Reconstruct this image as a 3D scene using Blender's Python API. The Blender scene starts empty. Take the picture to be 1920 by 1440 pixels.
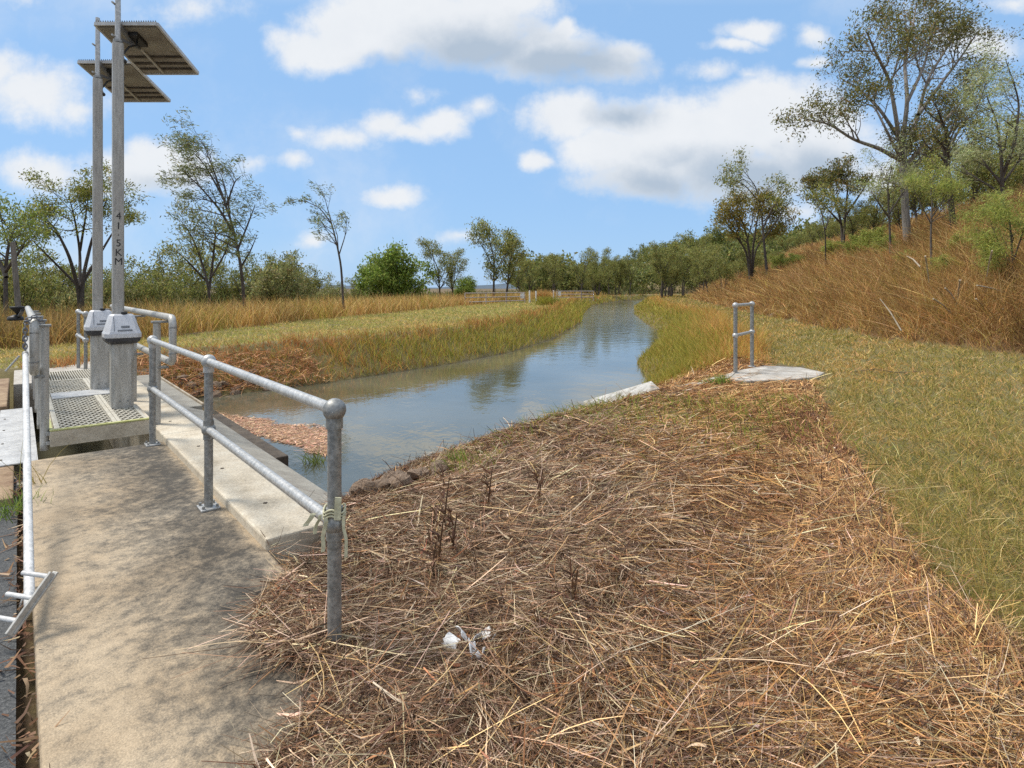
import bpy, math, random
import numpy as np
from mathutils import Vector, Euler

random.seed(5)
scene = bpy.context.scene
COL = scene.collection
PI = math.pi
F, CX, HY, EYE = 1100.0, 960.0, 540.0, 1.5          # calibrated from the photograph (1920 px wide)


def rg(seed):
    return np.random.default_rng(seed)


def G(px, py, z=0.0):
    """point at height z seen at pixel (px, py)"""
    d = (EYE - z) * F / (py - HY)
    return ((px - CX) / F * d, d)


def at(px, py, d):
    """point at depth d seen at pixel (px, py)"""
    return Vector(((px - CX) / F * d, d, EYE - (py - HY) / F * d))


# walkway frame: u along the walkway, v to its right (downstream)
O = (-0.729, 2.409)
UX, UY, VX, VY = -0.644, 0.765, 0.765, 0.644


def W(u, v, z=0.0):
    return Vector((O[0] + u * UX + v * VX, O[1] + u * UY + v * VY, z))


def UV(x, y):
    dx, dy = x - O[0], y - O[1]
    return dx * UX + dy * UY, dx * VX + dy * VY


# ------------------------------------------------------------------ properties
def tag(o, label=None, cat=None, group=None, kind=None):
    if label: o['label'] = label
    if cat: o['category'] = cat
    if group: o['group'] = group
    if kind: o['kind'] = kind
    return o


ORG = {}


def thing(name, loc, label, cat, group=None):
    o = bpy.data.objects.new(name, None)
    o.empty_display_size = 0.1
    o.location = loc
    COL.objects.link(o)
    ORG[o.name] = Vector(loc)
    return tag(o, label, cat, group)


def link(name, me, parent=None, loc=None):
    o = bpy.data.objects.new(name, me)
    COL.objects.link(o)
    if parent is not None:
        o.parent = parent
        ORG[o.name] = ORG[parent.name]
    else:
        o.location = loc or (0, 0, 0)
        ORG[o.name] = Vector(o.location)
    return o


def copy_tree(root, loc, label=None, rotz=0.0, scale=1.0, skip=()):
    c = root.copy(); COL.objects.link(c)
    c.location = loc; c.rotation_euler = (0, 0, rotz); c.scale = (scale,) * 3
    if label: c['label'] = label

    def kids(a, b):
        for ch in list(a.children):
            if ch.name.split('.')[0] in skip: continue
            k = ch.copy(); COL.objects.link(k); k.parent = b
            kids(ch, k)
    kids(root, c)
    return c


# ------------------------------------------------------------------ mesh builder (world coordinates)
class MB:
    def __init__(self):
        self.v, self.f, self.sm = [], [], []

    def add(self, vs, fs, smooth=False):
        n = len(self.v)
        self.v += [Vector(p) for p in vs]
        self.f += [tuple(i + n for i in f) for f in fs]
        self.sm += [smooth] * len(fs)
        return self

    def hexa(self, lo, hi):
        """two rings of 4 points, bottom and top, counter-clockwise from above"""
        self.add(list(lo) + list(hi), [(3, 2, 1, 0), (4, 5, 6, 7), (0, 1, 5, 4), (1, 2, 6, 5), (2, 3, 7, 6), (3, 0, 4, 7)])
        return self

    def box(self, u0, u1, v0, v1, z0, z1):
        """box in the walkway frame"""
        q = [(u0, v0), (u0, v1), (u1, v1), (u1, v0)]
        return self.hexa([W(a, b, z0) for a, b in q], [W(a, b, z1) for a, b in q])

    def bar(self, a, b, w, h, up=Vector((0, 0, 1))):
        a, b = Vector(a), Vector(b)
        t = (b - a).normalized()
        s = t.cross(up)
        if s.length < 1e-4: s = t.cross(Vector((1, 0, 0)))
        s.normalize(); n = s.cross(t)
        s *= w / 2; n *= h / 2
        self.add([a - s - n, a + s - n, a + s + n, a - s + n, b - s - n, b + s - n, b + s + n, b - s + n],
                 [(0, 1, 2, 3), (7, 6, 5, 4), (0, 4, 5, 1), (1, 5, 6, 2), (2, 6, 7, 3), (3, 7, 4, 0)])
        return self

    def tube(self, pts, r, seg=14, cap=True):
        pts = [Vector(p) for p in pts]
        rs = r if isinstance(r, (list, tuple)) else [r] * len(pts)
        rings, ref = [], None
        for i, p in enumerate(pts):
            t = (pts[min(i + 1, len(pts) - 1)] - pts[max(i - 1, 0)]).normalized()
            if ref is None:
                ref = Vector((0, 0, 1)) if abs(t.z) < .9 else Vector((1, 0, 0))
            a = (ref - t * ref.dot(t)).normalized(); b = t.cross(a); ref = a
            rings.append([p + (a * math.cos(2 * PI * k / seg) + b * math.sin(2 * PI * k / seg)) * rs[i] for k in range(seg)])
        vs = [q for R in rings for q in R]
        fs = [(i * seg + k, i * seg + (k + 1) % seg, (i + 1) * seg + (k + 1) % seg, (i + 1) * seg + k)
              for i in range(len(pts) - 1) for k in range(seg)]
        self.add(vs, fs, True)
        if cap:
            self.add(rings[0], [tuple(range(seg - 1, -1, -1))]); self.add(rings[-1], [tuple(range(seg))])
        return self

    def ball(self, c, r, seg=16, rings=10, sz=1.0):
        c = Vector(c); vs = [c + Vector((0, 0, r * sz))]
        for i in range(1, rings):
            th = PI * i / rings
            for k in range(seg):
                ph = 2 * PI * k / seg
                vs.append(c + Vector((r * math.sin(th) * math.cos(ph), r * math.sin(th) * math.sin(ph), r * sz * math.cos(th))))
        vs.append(c - Vector((0, 0, r * sz)))
        fs = [(0, 1 + k, 1 + (k + 1) % seg) for k in range(seg)]
        for i in range(rings - 2):
            for k in range(seg):
                a, b = 1 + i * seg + k, 1 + i * seg + (k + 1) % seg
                fs.append((a, a + seg, b + seg, b))
        n = len(vs) - 1
        fs += [(n, 1 + (rings - 2) * seg + (k + 1) % seg, 1 + (rings - 2) * seg + k) for k in range(seg)]
        return self.add(vs, fs, True)

    def lathe(self, c, prof, seg=20):
        c = Vector(c); vs = []
        for r, z in prof:
            vs += [c + Vector((r * math.cos(2 * PI * k / seg), r * math.sin(2 * PI * k / seg), z)) for k in range(seg)]
        fs = [(i * seg + k, i * seg + (k + 1) % seg, (i + 1) * seg + (k + 1) % seg, (i + 1) * seg + k)
              for i in range(len(prof) - 1) for k in range(seg)]
        return self.add(vs, fs, True)

    def prism(self, poly, z0, z1):
        n = len(poly)
        vs = [Vector((p[0], p[1], z0)) for p in poly] + [Vector((p[0], p[1], z1)) for p in poly]
        fs = [tuple(range(n - 1, -1, -1)), tuple(range(n, 2 * n))]
        fs += [(i, (i + 1) % n, n + (i + 1) % n, n + i) for i in range(n)]
        return self.add(vs, fs)

    def build(self, name, mat, parent=None, bevel=0.0, loc=None):
        org = ORG[parent.name] if parent is not None else Vector(loc or (0, 0, 0))
        me = bpy.data.meshes.new(name)
        me.from_pydata([tuple(p - org) for p in self.v], [], self.f)
        me.polygons.foreach_set('use_smooth', self.sm)
        me.materials.append(mat)
        me.validate(); me.update()
        o = link(name, me, parent, loc)
        if bevel:
            m = o.modifiers.new('bevel', 'BEVEL'); m.width = bevel; m.segments = 2; m.limit_method = 'ANGLE'
            m.angle_limit = math.radians(50); m.harden_normals = False
        return o


def arr_mesh(name, verts, quads, cols=None, mat=None, smooth=False):
    me = bpy.data.meshes.new(name)
    nv, nf, k = len(verts), len(quads), quads.shape[1]
    me.vertices.add(nv); me.vertices.foreach_set('co', np.ascontiguousarray(verts, dtype=np.float32).ravel())
    me.loops.add(nf * k); me.loops.foreach_set('vertex_index', np.ascontiguousarray(quads, dtype=np.int32).ravel())
    me.polygons.add(nf)
    me.polygons.foreach_set('loop_start', np.arange(0, nf * k, k, dtype=np.int32))
    try: me.polygons.foreach_set('loop_total', np.full(nf, k, dtype=np.int32))
    except Exception: pass
    if smooth: me.polygons.foreach_set('use_smooth', np.ones(nf, dtype=bool))
    me.update(calc_edges=True)
    if cols is not None:
        a = me.color_attributes.new('Col', 'FLOAT_COLOR', 'POINT')
        c = np.ones((nv, 4), dtype=np.float32); c[:, :3] = cols
        a.data.foreach_set('color', c.ravel())
    if mat: me.materials.append(mat)
    return me


# ------------------------------------------------------------------ materials
def nt(name):
    m = bpy.data.materials.new(name); m.use_nodes = True
    t = m.node_tree; b = t.nodes['Principled BSDF']
    return m, t, b


def N(t, typ, **kw):
    n = t.nodes.new(typ)
    for k, v in kw.items():
        if k in n.inputs: n.inputs[k].default_value = v
        else: setattr(n, k, v)
    return n


def L_(t, a, b): t.links.new(a, b)


def ramp(t, fac, stops, interp='LINEAR'):
    r = t.nodes.new('ShaderNodeValToRGB'); r.color_ramp.interpolation = interp
    e = r.color_ramp.elements
    while len(e) < len(stops): e.new(0.5)
    for i, (p, c) in enumerate(stops):
        e[i].position = p; e[i].color = (c[0], c[1], c[2], 1) if not isinstance(c, (int, float)) else (c, c, c, 1)
    L_(t, fac, r.inputs[0])
    return r


def mixc(t, fac, a, b, mode='MIX'):
    m = t.nodes.new('ShaderNodeMix'); m.data_type = 'RGBA'; m.blend_type = mode
    if isinstance(fac, (int, float)): m.inputs[0].default_value = fac
    else: L_(t, fac, m.inputs[0])
    for s, x in ((6, a), (7, b)):
        if isinstance(x, (tuple, list)): m.inputs[s].default_value = (*x[:3], 1)
        else: L_(t, x, m.inputs[s])
    return m.outputs[2]


def noisy(name, c1, c2, scale=8, rough=0.6, metal=0.0, bump=0.1, fine=60, c3=None, stretch=(1, 1, 1), detail=6, lo=.35, hi=.65):
    m, t, b = nt(name)
    tc = N(t, 'ShaderNodeTexCoord'); mp = N(t, 'ShaderNodeMapping'); mp.inputs['Scale'].default_value = stretch
    L_(t, tc.outputs['Object'], mp.inputs[0])
    n1 = N(t, 'ShaderNodeTexNoise', Scale=scale, Detail=detail, Roughness=.65); L_(t, mp.outputs[0], n1.inputs['Vector'])
    stops = [(lo, c1), (hi, c2)] if c3 is None else [(lo, c1), ((lo + hi) / 2, c2), (hi, c3)]
    r = ramp(t, n1.outputs[0], stops)
    n2 = N(t, 'ShaderNodeTexNoise', Scale=fine, Detail=4); L_(t, tc.outputs['Object'], n2.inputs['Vector'])
    r2 = ramp(t, n2.outputs[0], [(.3, .78), (.7, 1.15)])
    L_(t, mixc(t, 1.0, r.outputs[0], r2.outputs[0], 'MULTIPLY'), b.inputs['Base Color'])
    b.inputs['Roughness'].default_value = rough; b.inputs['Metallic'].default_value = metal
    if bump:
        bp = N(t, 'ShaderNodeBump', Strength=bump, Distance=.01); L_(t, n2.outputs[0], bp.inputs['Height']); L_(t, bp.outputs[0], b.inputs['Normal'])
    return m


def foliage(name, trans=0.3, rough=.6, tint=(1, 1, 1)):
    m, t, b = nt(name)
    a = N(t, 'ShaderNodeAttribute', attribute_name='Col')
    col = a.outputs['Color'] if tint == (1, 1, 1) else mixc(t, 1.0, a.outputs['Color'], tint, 'MULTIPLY')
    L_(t, col, b.inputs['Base Color']); b.inputs['Roughness'].default_value = rough
    b.inputs['Specular IOR Level'].default_value = .25
    tr = N(t, 'ShaderNodeBsdfTranslucent'); L_(t, col, tr.inputs[0])
    mx = N(t, 'ShaderNodeMixShader'); mx.inputs[0].default_value = trans
    L_(t, b.outputs[0], mx.inputs[1]); L_(t, tr.outputs[0], mx.inputs[2])
    L_(t, mx.outputs[0], t.nodes['Material Output'].inputs[0])
    return m


M = {}
M['leaf'] = foliage('leaf', .45, .5, (1.95, 1.9, 1.5))
M['blade'] = foliage('blade', .42, .65, (1.45, 1.32, 1.05))
M['straw'] = foliage('straw', .18, .6, (1.46, 1.29, 1.08))
M['galv'] = noisy('galvanised_steel', (.20, .205, .20), (.38, .385, .375), 30, .5, .55, .05, 90)
M['galv_light'] = noisy('galvanised_rail', (.36, .365, .36), (.58, .58, .57), 30, .45, .45, .05, 90)
M['alu'] = noisy('aluminium', (.36, .35, .32), (.52, .51, .48), 5, .5, .35, .04, 70, stretch=(3, 3, .6))
M['alu_pole'] = noisy('aluminium_pole', (.31, .295, .27), (.47, .455, .42), 9, .5, .3, .04, 70, stretch=(3, 3, .4))
M['mesh'] = noisy('grating_metal', (.46, .43, .36), (.62, .59, .50), 12, .6, .2, 0, 50)
M['yellow'] = noisy('yellow_edge', (.42, .42, .14), (.56, .56, .26), 12, .6, 0, .05, 60)
M['white_pipe'] = noisy('white_paint', (.55, .55, .54), (.74, .74, .73), 10, .4, 0, .03, 60)
M['plastic'] = noisy('grey_plastic', (.56, .57, .60), (.66, .67, .70), 3, .35, 0, .02, 90)
M['dark_plastic'] = noisy('dark_plastic', (.03, .03, .035), (.06, .06, .065), 8, .5, 0, .02, 60)
M['vent'] = noisy('vent_grey', (.14, .15, .17), (.2, .21, .23), 8, .5, 0, .02, 60)
M['black'] = noisy('black_rubber', (.008, .008, .009), (.02, .02, .02), 8, .5, 0, .02, 60)
M['ink'] = noisy('black_paint', (.012, .012, .012), (.03, .03, .03), 20, .6, 0, 0, 60)
M['pv_back'] = noisy('panel_underside', (.22, .20, .17), (.34, .31, .27), 5, .6, 0, .02, 60)
M['pv_face'] = noisy('panel_cells', (.01, .015, .04), (.02, .025, .06), 5, .15, 0, 0, 60)
M['beam'] = noisy('cast_concrete', (.40, .34, .25), (.55, .48, .37), 3, .85, 0, .12, 70, c3=(.62, .56, .45), stretch=(1, 1, 1))
M['beam_grey'] = noisy('weathered_concrete', (.22, .20, .17), (.36, .34, .29), 4, .85, 0, .12, 70)
M['timber'] = noisy('wet_timber', (.045, .032, .022), (.13, .10, .07), 6, .8, 0, .2, 50)
M['old_timber'] = noisy('grey_timber', (.10, .085, .07), (.22, .19, .16), 8, .85, 0, .25, 40, stretch=(3, 3, .4))
M['pad'] = noisy('pale_concrete', (.34, .30, .25), (.56, .53, .48), 5, .9, 0, .15, 60)
M['tan_wall'] = noisy('earth_stained_concrete', (.20, .12, .07), (.40, .29, .18), 4, .9, 0, .15, 50)
M['white_wedge'] = noisy('whitewashed_concrete', (.17, .155, .125), (.40, .385, .35), 4, .85, 0, .2, 40, c3=(.54, .53, .50))
M['plate'] = noisy('pale_plate', (.42, .42, .42), (.62, .62, .61), 6, .5, .2, .08, 60)
M['bark'] = noisy('bark', (.045, .035, .028), (.12, .10, .085), 9, .9, 0, .3, 40, stretch=(2, 2, .4))
M['bark_pale'] = noisy('pale_bark', (.13, .115, .10), (.33, .30, .27), 5, .9, 0, .25, 40, stretch=(2, 2, .35))
M['rock'] = noisy('red_rock', (.075, .05, .036), (.20, .135, .09), 9, .95, 0, .6, 30, c3=(.34, .26, .19))
M['foam'] = noisy('white_foam', (.80, .80, .78), (.88, .88, .87), 20, .7, 0, .15, 60)
M['tape'] = noisy('old_tape', (.42, .40, .26), (.62, .60, .42), 20, .6, 0, .05, 60)
M['gate_paint'] = noisy('gate_paint', (.36, .29, .26), (.52, .46, .43), 5, .6, 0, 0, 60)
M['gate_post'] = noisy('white_post', (.68, .67, .65), (.84, .83, .81), 5, .6, 0, 0, 60)
M['sign'] = noisy('white_sign', (.74, .74, .74), (.82, .82, .82), 5, .6, 0, 0, 60)
M['stick'] = noisy('dead_stick', (.30, .24, .17), (.50, .43, .33), 8, .8, 0, .05, 60)
M['hill'] = noisy('far_hills', (.06, .09, .12), (.09, .12, .16), .01, .95, 0, 0, .05)  # blue haze of distance is painted into this colour
M['asphalt'] = noisy('asphalt', (.035, .037, .038), (.085, .088, .09), 130, .9, 0, .6, 200, c3=(.17, .17, .165), lo=.36, hi=.68)


def slab_material():
    m, t, b = nt('stained_slab_concrete')
    tc = N(t, 'ShaderNodeTexCoord')
    # walkway-aligned coordinates (object origin is at the foot of the end post)
    sep = N(t, 'ShaderNodeSeparateXYZ'); L_(t, tc.outputs['Object'], sep.inputs[0])

    def lin(ax, ay):
        a = N(t, 'ShaderNodeMath', operation='MULTIPLY'); a.inputs[1].default_value = ax; L_(t, sep.outputs[0], a.inputs[0])
        c = N(t, 'ShaderNodeMath', operation='MULTIPLY_ADD'); c.inputs[1].default_value = ay
        L_(t, sep.outputs[1], c.inputs[0]); L_(t, a.outputs[0], c.inputs[2]); return c.outputs[0]
    u, v = lin(UX, UY), lin(VX, VY)
    cmb = N(t, 'ShaderNodeCombineXYZ'); L_(t, u, cmb.inputs[0]); L_(t, v, cmb.inputs[1])
    mp = N(t, 'ShaderNodeMapping'); mp.inputs['Scale'].default_value = (1.12, 1.0, 1); mp.inputs['Rotation'].default_value = (0, 0, .35); L_(t, cmb.outputs[0], mp.inputs[0])
    big = N(t, 'ShaderNodeTexNoise', Scale=2.1, Detail=14, Roughness=.84, Distortion=.9); L_(t, mp.outputs[0], big.inputs['Vector'])
    med = N(t, 'ShaderNodeTexNoise', Scale=11, Detail=12, Roughness=.85); L_(t, mp.outputs[0], med.inputs['Vector'])
    fine = N(t, 'ShaderNodeTexNoise', Scale=150, Detail=4); L_(t, cmb.outputs[0], fine.inputs['Vector'])
    # band of algae stain along the middle right of the slab
    band = N(t, 'ShaderNodeMapRange'); band.inputs[1].default_value = -.75; band.inputs[2].default_value = -.12; L_(t, v, band.inputs[0])
    band2 = N(t, 'ShaderNodeMapRange'); band2.inputs[1].default_value = .12; band2.inputs[2].default_value = -.02; L_(t, v, band2.inputs[0])
    bm = N(t, 'ShaderNodeMath', operation='MULTIPLY'); L_(t, band.outputs[0], bm.inputs[0]); L_(t, band2.outputs[0], bm.inputs[1])
    s = N(t, 'ShaderNodeMath', operation='MULTIPLY_ADD'); s.inputs[1].default_value = .18; L_(t, bm.outputs[0], s.inputs[0])
    bg_ = N(t, 'ShaderNodeMath', operation='MULTIPLY'); bg_.inputs[1].default_value = .50; L_(t, big.outputs[0], bg_.inputs[0]); L_(t, bg_.outputs[0], s.inputs[2])
    s2 = N(t, 'ShaderNodeMath', operation='MULTIPLY_ADD'); s2.inputs[1].default_value = .85; L_(t, med.outputs[0], s2.inputs[0]); L_(t, s.outputs[0], s2.inputs[2])
    r = ramp(t, s2.outputs[0], [(.59, (.53, .435, .315)), (.69, (.43, .355, .26)), (.77, (.25, .215, .168)), (.88, (.075, .069, .06))])
    r2 = ramp(t, fine.outputs[0], [(.3, .7), (.7, 1.2)])
    bro = N(t, 'ShaderNodeTexNoise', Scale=1.1, Detail=6, Roughness=.6); L_(t, cmb.outputs[0], bro.inputs['Vector'])
    r3 = ramp(t, bro.outputs[0], [(.35, (1.06, 1.04, 1.0)), (.65, (.80, .74, .66))])
    cc_ = mixc(t, 1, r.outputs[0], r3.outputs[0], 'MULTIPLY')
    L_(t, mixc(t, 1, cc_, r2.outputs[0], 'MULTIPLY'), b.inputs['Base Color'])
    b.inputs['Roughness'].default_value = .9
    ad = N(t, 'ShaderNodeMath', operation='ADD'); L_(t, fine.outputs[0], ad.inputs[0]); L_(t, med.outputs[0], ad.inputs[1])
    bp = N(t, 'ShaderNodeBump', Strength=.35, Distance=.01); L_(t, ad.outputs[0], bp.inputs['Height']); L_(t, bp.outputs[0], b.inputs['Normal'])
    return m


M['slab'] = slab_material()


def ground_material():
    m, t, b = nt('soil_and_thatch')
    a = N(t, 'ShaderNodeAttribute', attribute_name='Col')
    tc = N(t, 'ShaderNodeTexCoord')
    n1 = N(t, 'ShaderNodeTexNoise', Scale=.7, Detail=8, Roughness=.7); L_(t, tc.outputs['Object'], n1.inputs['Vector'])
    n2 = N(t, 'ShaderNodeTexNoise', Scale=40, Detail=6, Roughness=.7); L_(t, tc.outputs['Object'], n2.inputs['Vector'])
    r1 = ramp(t, n1.outputs[0], [(.3, (.70, .72, .66)), (.7, (1.25, 1.2, 1.12))]); r2 = ramp(t, n2.outputs[0], [(.3, .6), (.7, 1.35)])
    c = mixc(t, 1, a.outputs['Color'], r1.outputs[0], 'MULTIPLY'); c = mixc(t, 1, c, r2.outputs[0], 'MULTIPLY')
    L_(t, c, b.inputs['Base Color']); b.inputs['Roughness'].default_value = .95
    bp = N(t, 'ShaderNodeBump', Strength=.7, Distance=.03); L_(t, n2.outputs[0], bp.inputs['Height']); L_(t, bp.outputs[0], b.inputs['Normal'])
    return m


M['ground'] = ground_material()


def water_material():
    m, t, b = nt('canal_water')
    tc = N(t, 'ShaderNodeTexCoord')
    mp = N(t, 'ShaderNodeMapping'); mp.inputs['Scale'].default_value = (1, .75, 1); mp.inputs['Rotation'].default_value = (0, 0, .5)
    L_(t, tc.outputs['Object'], mp.inputs[0])
    n1 = N(t, 'ShaderNodeTexNoise', Scale=2.2, Detail=3, Roughness=.5); L_(t, mp.outputs[0], n1.inputs['Vector'])
    n2 = N(t, 'ShaderNodeTexNoise', Scale=11, Detail=3); L_(t, mp.outputs[0], n2.inputs['Vector'])
    nb = N(t, 'ShaderNodeTexNoise', Scale=.35, Detail=3); L_(t, tc.outputs['Object'], nb.inputs['Vector'])
    r = ramp(t, nb.outputs[0], [(.35, (.085, .082, .052)), (.65, (.145, .138, .098))])
    L_(t, r.outputs[0], b.inputs['Base Color'])
    b.inputs['Roughness'].default_value = .04; b.inputs['IOR'].default_value = 1.5; b.inputs['Specular IOR Level'].default_value = 1.0; b.inputs['Specular Tint'].default_value = (1.0, .87, .64, 1)
    ad = N(t, 'ShaderNodeMath', operation='MULTIPLY_ADD'); ad.inputs[1].default_value = .25
    L_(t, n2.outputs[0], ad.inputs[0]); L_(t, n1.outputs[0], ad.inputs[2])
    sy = N(t, 'ShaderNodeSeparateXYZ'); L_(t, tc.outputs['Object'], sy.inputs[0])
    ru = N(t, 'ShaderNodeMapRange'); ru.inputs[1].default_value = 24; ru.inputs[2].default_value = 62; ru.inputs[3].default_value = .09; ru.inputs[4].default_value = .75; L_(t, sy.outputs[1], ru.inputs[0])
    bp = N(t, 'ShaderNodeBump', Strength=.11, Distance=.08); L_(t, ru.outputs[0], bp.inputs['Strength']); L_(t, ad.outputs[0], bp.inputs['Height']); L_(t, bp.outputs[0], b.inputs['Normal'])
    return m


M['water'] = water_material()

# ------------------------------------------------------------------ layout of the land
WATER_Z = -0.9
Ledge = np.array([W(9.9, -40)[:2], W(9.9, -3)[:2], W(9.9, .7)[:2], (-6.9, 12.7), (-4.8, 14.67), (-3.78, 16), (-1.71, 18.86), (0, 22), (2.02, 27.8),
                  (4.8, 40.6), (6.4, 52.8), (10.6, 78), (19, 105), (36, 135), (60, 160)], dtype=float)
Redge = np.array([W(4.35, -40)[:2], W(4.35, -3)[:2], W(4.35, .5)[:2], W(3.5, 1.3)[:2], (-1.71, 7.23), (2.05, 11.4), (3.5, 15.0), (4.0, 18.86), (6.6, 26.4),
                  (8.1, 33), (11.0, 52.8), (16.2, 78), (24.5, 102), (40, 129), (63, 154)], dtype=float)
CANAL = np.vstack([Ledge, Redge[::-1]])
HILL = np.array([(16, -60), (14.5, -5), (12.3, 8), (11.5, 13.2), (10.7, 16.5), (13.8, 33), (24.7, 82), (42, 118), (70, 150)], dtype=float)
LEFTB = np.array([(-15, -60), (-14, 6), (-12.2, 13.75), (-10.4, 18.3), (-9.5, 25.4), (-4.3, 47), (3, 74), (13, 108), (34, 145), (60, 172)], dtype=float)


def seg_dist(x, y, P):
    d = np.full(x.shape, 1e9)
    for (ax, ay), (bx, by) in zip(P[:-1], P[1:]):
        vx, vy = bx - ax, by - ay
        tt = np.clip(((x - ax) * vx + (y - ay) * vy) / (vx * vx + vy * vy), 0, 1)
        d = np.minimum(d, np.hypot(x - ax - tt * vx, y - ay - tt * vy))
    return d


def inside(x, y, P):
    r = np.zeros(x.shape, dtype=bool)
    n = len(P)
    for i in range(n):
        ax, ay = P[i]; bx, by = P[(i + 1) % n]
        if ay == by: continue
        c = ((ay > y) != (by > y)) & (x < (bx - ax) * (y - ay) / (by - ay) + ax)
        r ^= c
    return r


def xat(P, y):
    return np.interp(y, P[:, 1], P[:, 0])


def smooth(a, b, x):
    t = np.clip((x - a) / (b - a), 0, 1)
    return t * t * (3 - 2 * t)


def wob(x, y, s=1.0, k=0):
    return (np.sin(x * 1.7 * s + 1.3 + k) * np.cos(y * 1.3 * s + .7 * k) + .6 * np.sin(x * 3.1 * s - y * 2.3 * s + 2 + k)
            + .4 * np.sin(x * 5.3 * s + y * 6.1 * s + k)) / 2.0


SLAB = [W(4.28, -.94), W(-1.6, -.94), W(-1.4, -1.35 + .0), G(500, 1440), G(590, 1312), G(540, 1075), W(1.2, .1), W(4.28, .1)]
SLAB = [W(4.28, -.94)[:2], W(-1.9, -.94)[:2], W(-.95, -.93)[:2], G(500, 1440), G(590, 1312), G(541, 1075), W(1.2, .1)[:2], W(4.28, .1)[:2]]
# the end edge of the slab runs from the right corner away to the lower left
SLAB = [W(4.28, -.94)[:2], W(-.89, -.94)[:2], G(500, 1440), G(590, 1312), G(541, 1075), W(1.2, .1)[:2], W(4.28, .1)[:2]]


def canal_dist(x, y):
    d = np.minimum(seg_dist(x, y, Ledge), seg_dist(x, y, Redge))
    return np.where(inside(x, y, CANAL), -d, d)


def height(x, y):
    x = np.asarray(x, float); y = np.asarray(y, float)
    dc = canal_dist(x, y)
    bank = np.where(dc > 0, WATER_Z + (0 - WATER_Z) * np.clip(dc / 2.05, 0, 1) ** .9, WATER_Z + np.maximum(dc * .6, -1.1))
    # rounded shoulder
    z = bank
    # hill to the right
    right = x > xat(HILL, y)
    dh = np.where(right, seg_dist(x, y, HILL), 0)
    hill = np.where(dh < 14, .44 * dh, 6.16 + .08 * (dh - 14))
    hill = np.minimum(hill, 10) * smooth(-40, 6, y)
    # land falling away to the left
    left = x < xat(LEFTB, y)
    dl = np.where(left, seg_dist(x, y, LEFTB), 0)
    z = z + hill - 2.2 * smooth(0, 28, dl)
    # wooded hill far ahead on the right
    z = z + 7 * np.exp(-(((x - 120) / 95) ** 2 + ((y - 290) / 120) ** 2)) * smooth(20, 45, seg_dist(x, y, Ledge))
    z = z + (.035 * wob(x, y, 1.3) + .022 * wob(x, y, 4.1, 3) + .012 * wob(x, y, 8.7, 5)) * smooth(-.2, .8, dc) + .12 * wob(x, y, .17, 2) * smooth(6, 25, np.abs(dc))
    u, v = UV(x, y)
    road = (v < -.93) & (u < 4.4) & (u > -12) & (v > -9)
    z = np.where(road, np.minimum(z, -.13), z)
    under = inside(x, y, SLAB) | ((u > .9) & (u < 4.6) & (v > -.05) & (v < .95) & (u > np.where(v > .42, 1.6, .9)))
    z = np.where(under, np.minimum(z, -.16), z)
    pit = (u > 4.22) & (u < 10) & (v > -1.2) & (v < 1.1)
    z = np.where(pit, np.minimum(z, -.55), z)
    return z


STRAW_PX = [(604, 1003), (497, 1022), (545, 1075), (478, 1140), (485, 1200), (520, 1265), (592, 1312), (500, 1440), (380, 1640), (2100, 1640), (1920, 1255), (1740, 1080),
            (1640, 930), (1560, 800), (1525, 718), (1400, 716), (1235, 735), (1060, 765), (860, 850), (700, 900), (655, 930)]
STRAW = np.array([G(*p) for p in STRAW_PX])
SB = np.array([(1.3, -6), (1.75, .8), (2.03, 2.32), (2.17, 3.06), (2.62, 4.23), (3.46, 6.35), (4.89, 9.43)])   # straw / mown grass edge


def zones(x, y):
    """0 straw, 1 mown right, 2 right bank tall, 3 hill, 4 left bank, 5 mown left, 6 tall left, 7 canal, 8 elsewhere"""
    dc = canal_dist(x, y)
    dR = seg_dist(x, y, Redge); dL = seg_dist(x, y, Ledge)
    u, v = UV(x, y)
    z = np.full(x.shape, 8)
    ins = inside(x, y, CANAL)
    hx, lx = xat(HILL, y), xat(LEFTB, y)
    rightside = (dR < dL) & ~ins
    leftside = (dL <= dR) & ~ins
    w = wob(x, y, 1.1, 4)
    mown_r = rightside & (x < hx + .35 * w) & (x > np.where(y < 9.43, xat(SB, y), xat(Redge, y) + 2.9) + .12 * w)
    z[rightside & (x >= hx)] = 3
    z[rightside & (x < hx)] = 2
    z[mown_r] = 1
    straw = rightside & (y < 9.6) & (x <= xat(SB, y) + .12 * w) & (v > -.25) & ~inside(x, y, SLAB)
    z[straw] = 0
    z[rightside & (y >= 9.6) & (y < 12.2) & (x < xat(Redge, y) + 2.6)] = 0
    z[leftside & (x > lx)] = 5
    z[leftside & (x > lx) & (dL < 2.2 + .3 * w)] = 4
    z[leftside & (x <= lx + .5 * w)] = 6
    z[ins] = 7
    z[(v < -.93) & (u < 9.5)] = 8
    z[inside(x, y, PADP)] = 9
    return z


PADP = [G(1355, 720), G(1366, 698), G(1432, 685), G(1500, 688), G(1556, 702), G(1535, 716), G(1460, 722), G(1400, 724)]
WEDGEP = [(1.0, 11.4), (1.05, 9.8), (1.85, 8.55), (2.5, 8.85), (2.4, 9.9)]
ZC = np.array([(.06, .04, .028), (.175, .15, .062), (.15, .12, .05), (.15, .09, .045), (.14, .115, .045), (.21, .175, .08), (.15, .105, .05), (.06, .045, .03), (.12, .075, .045), (.13, .10, .06)])


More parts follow.
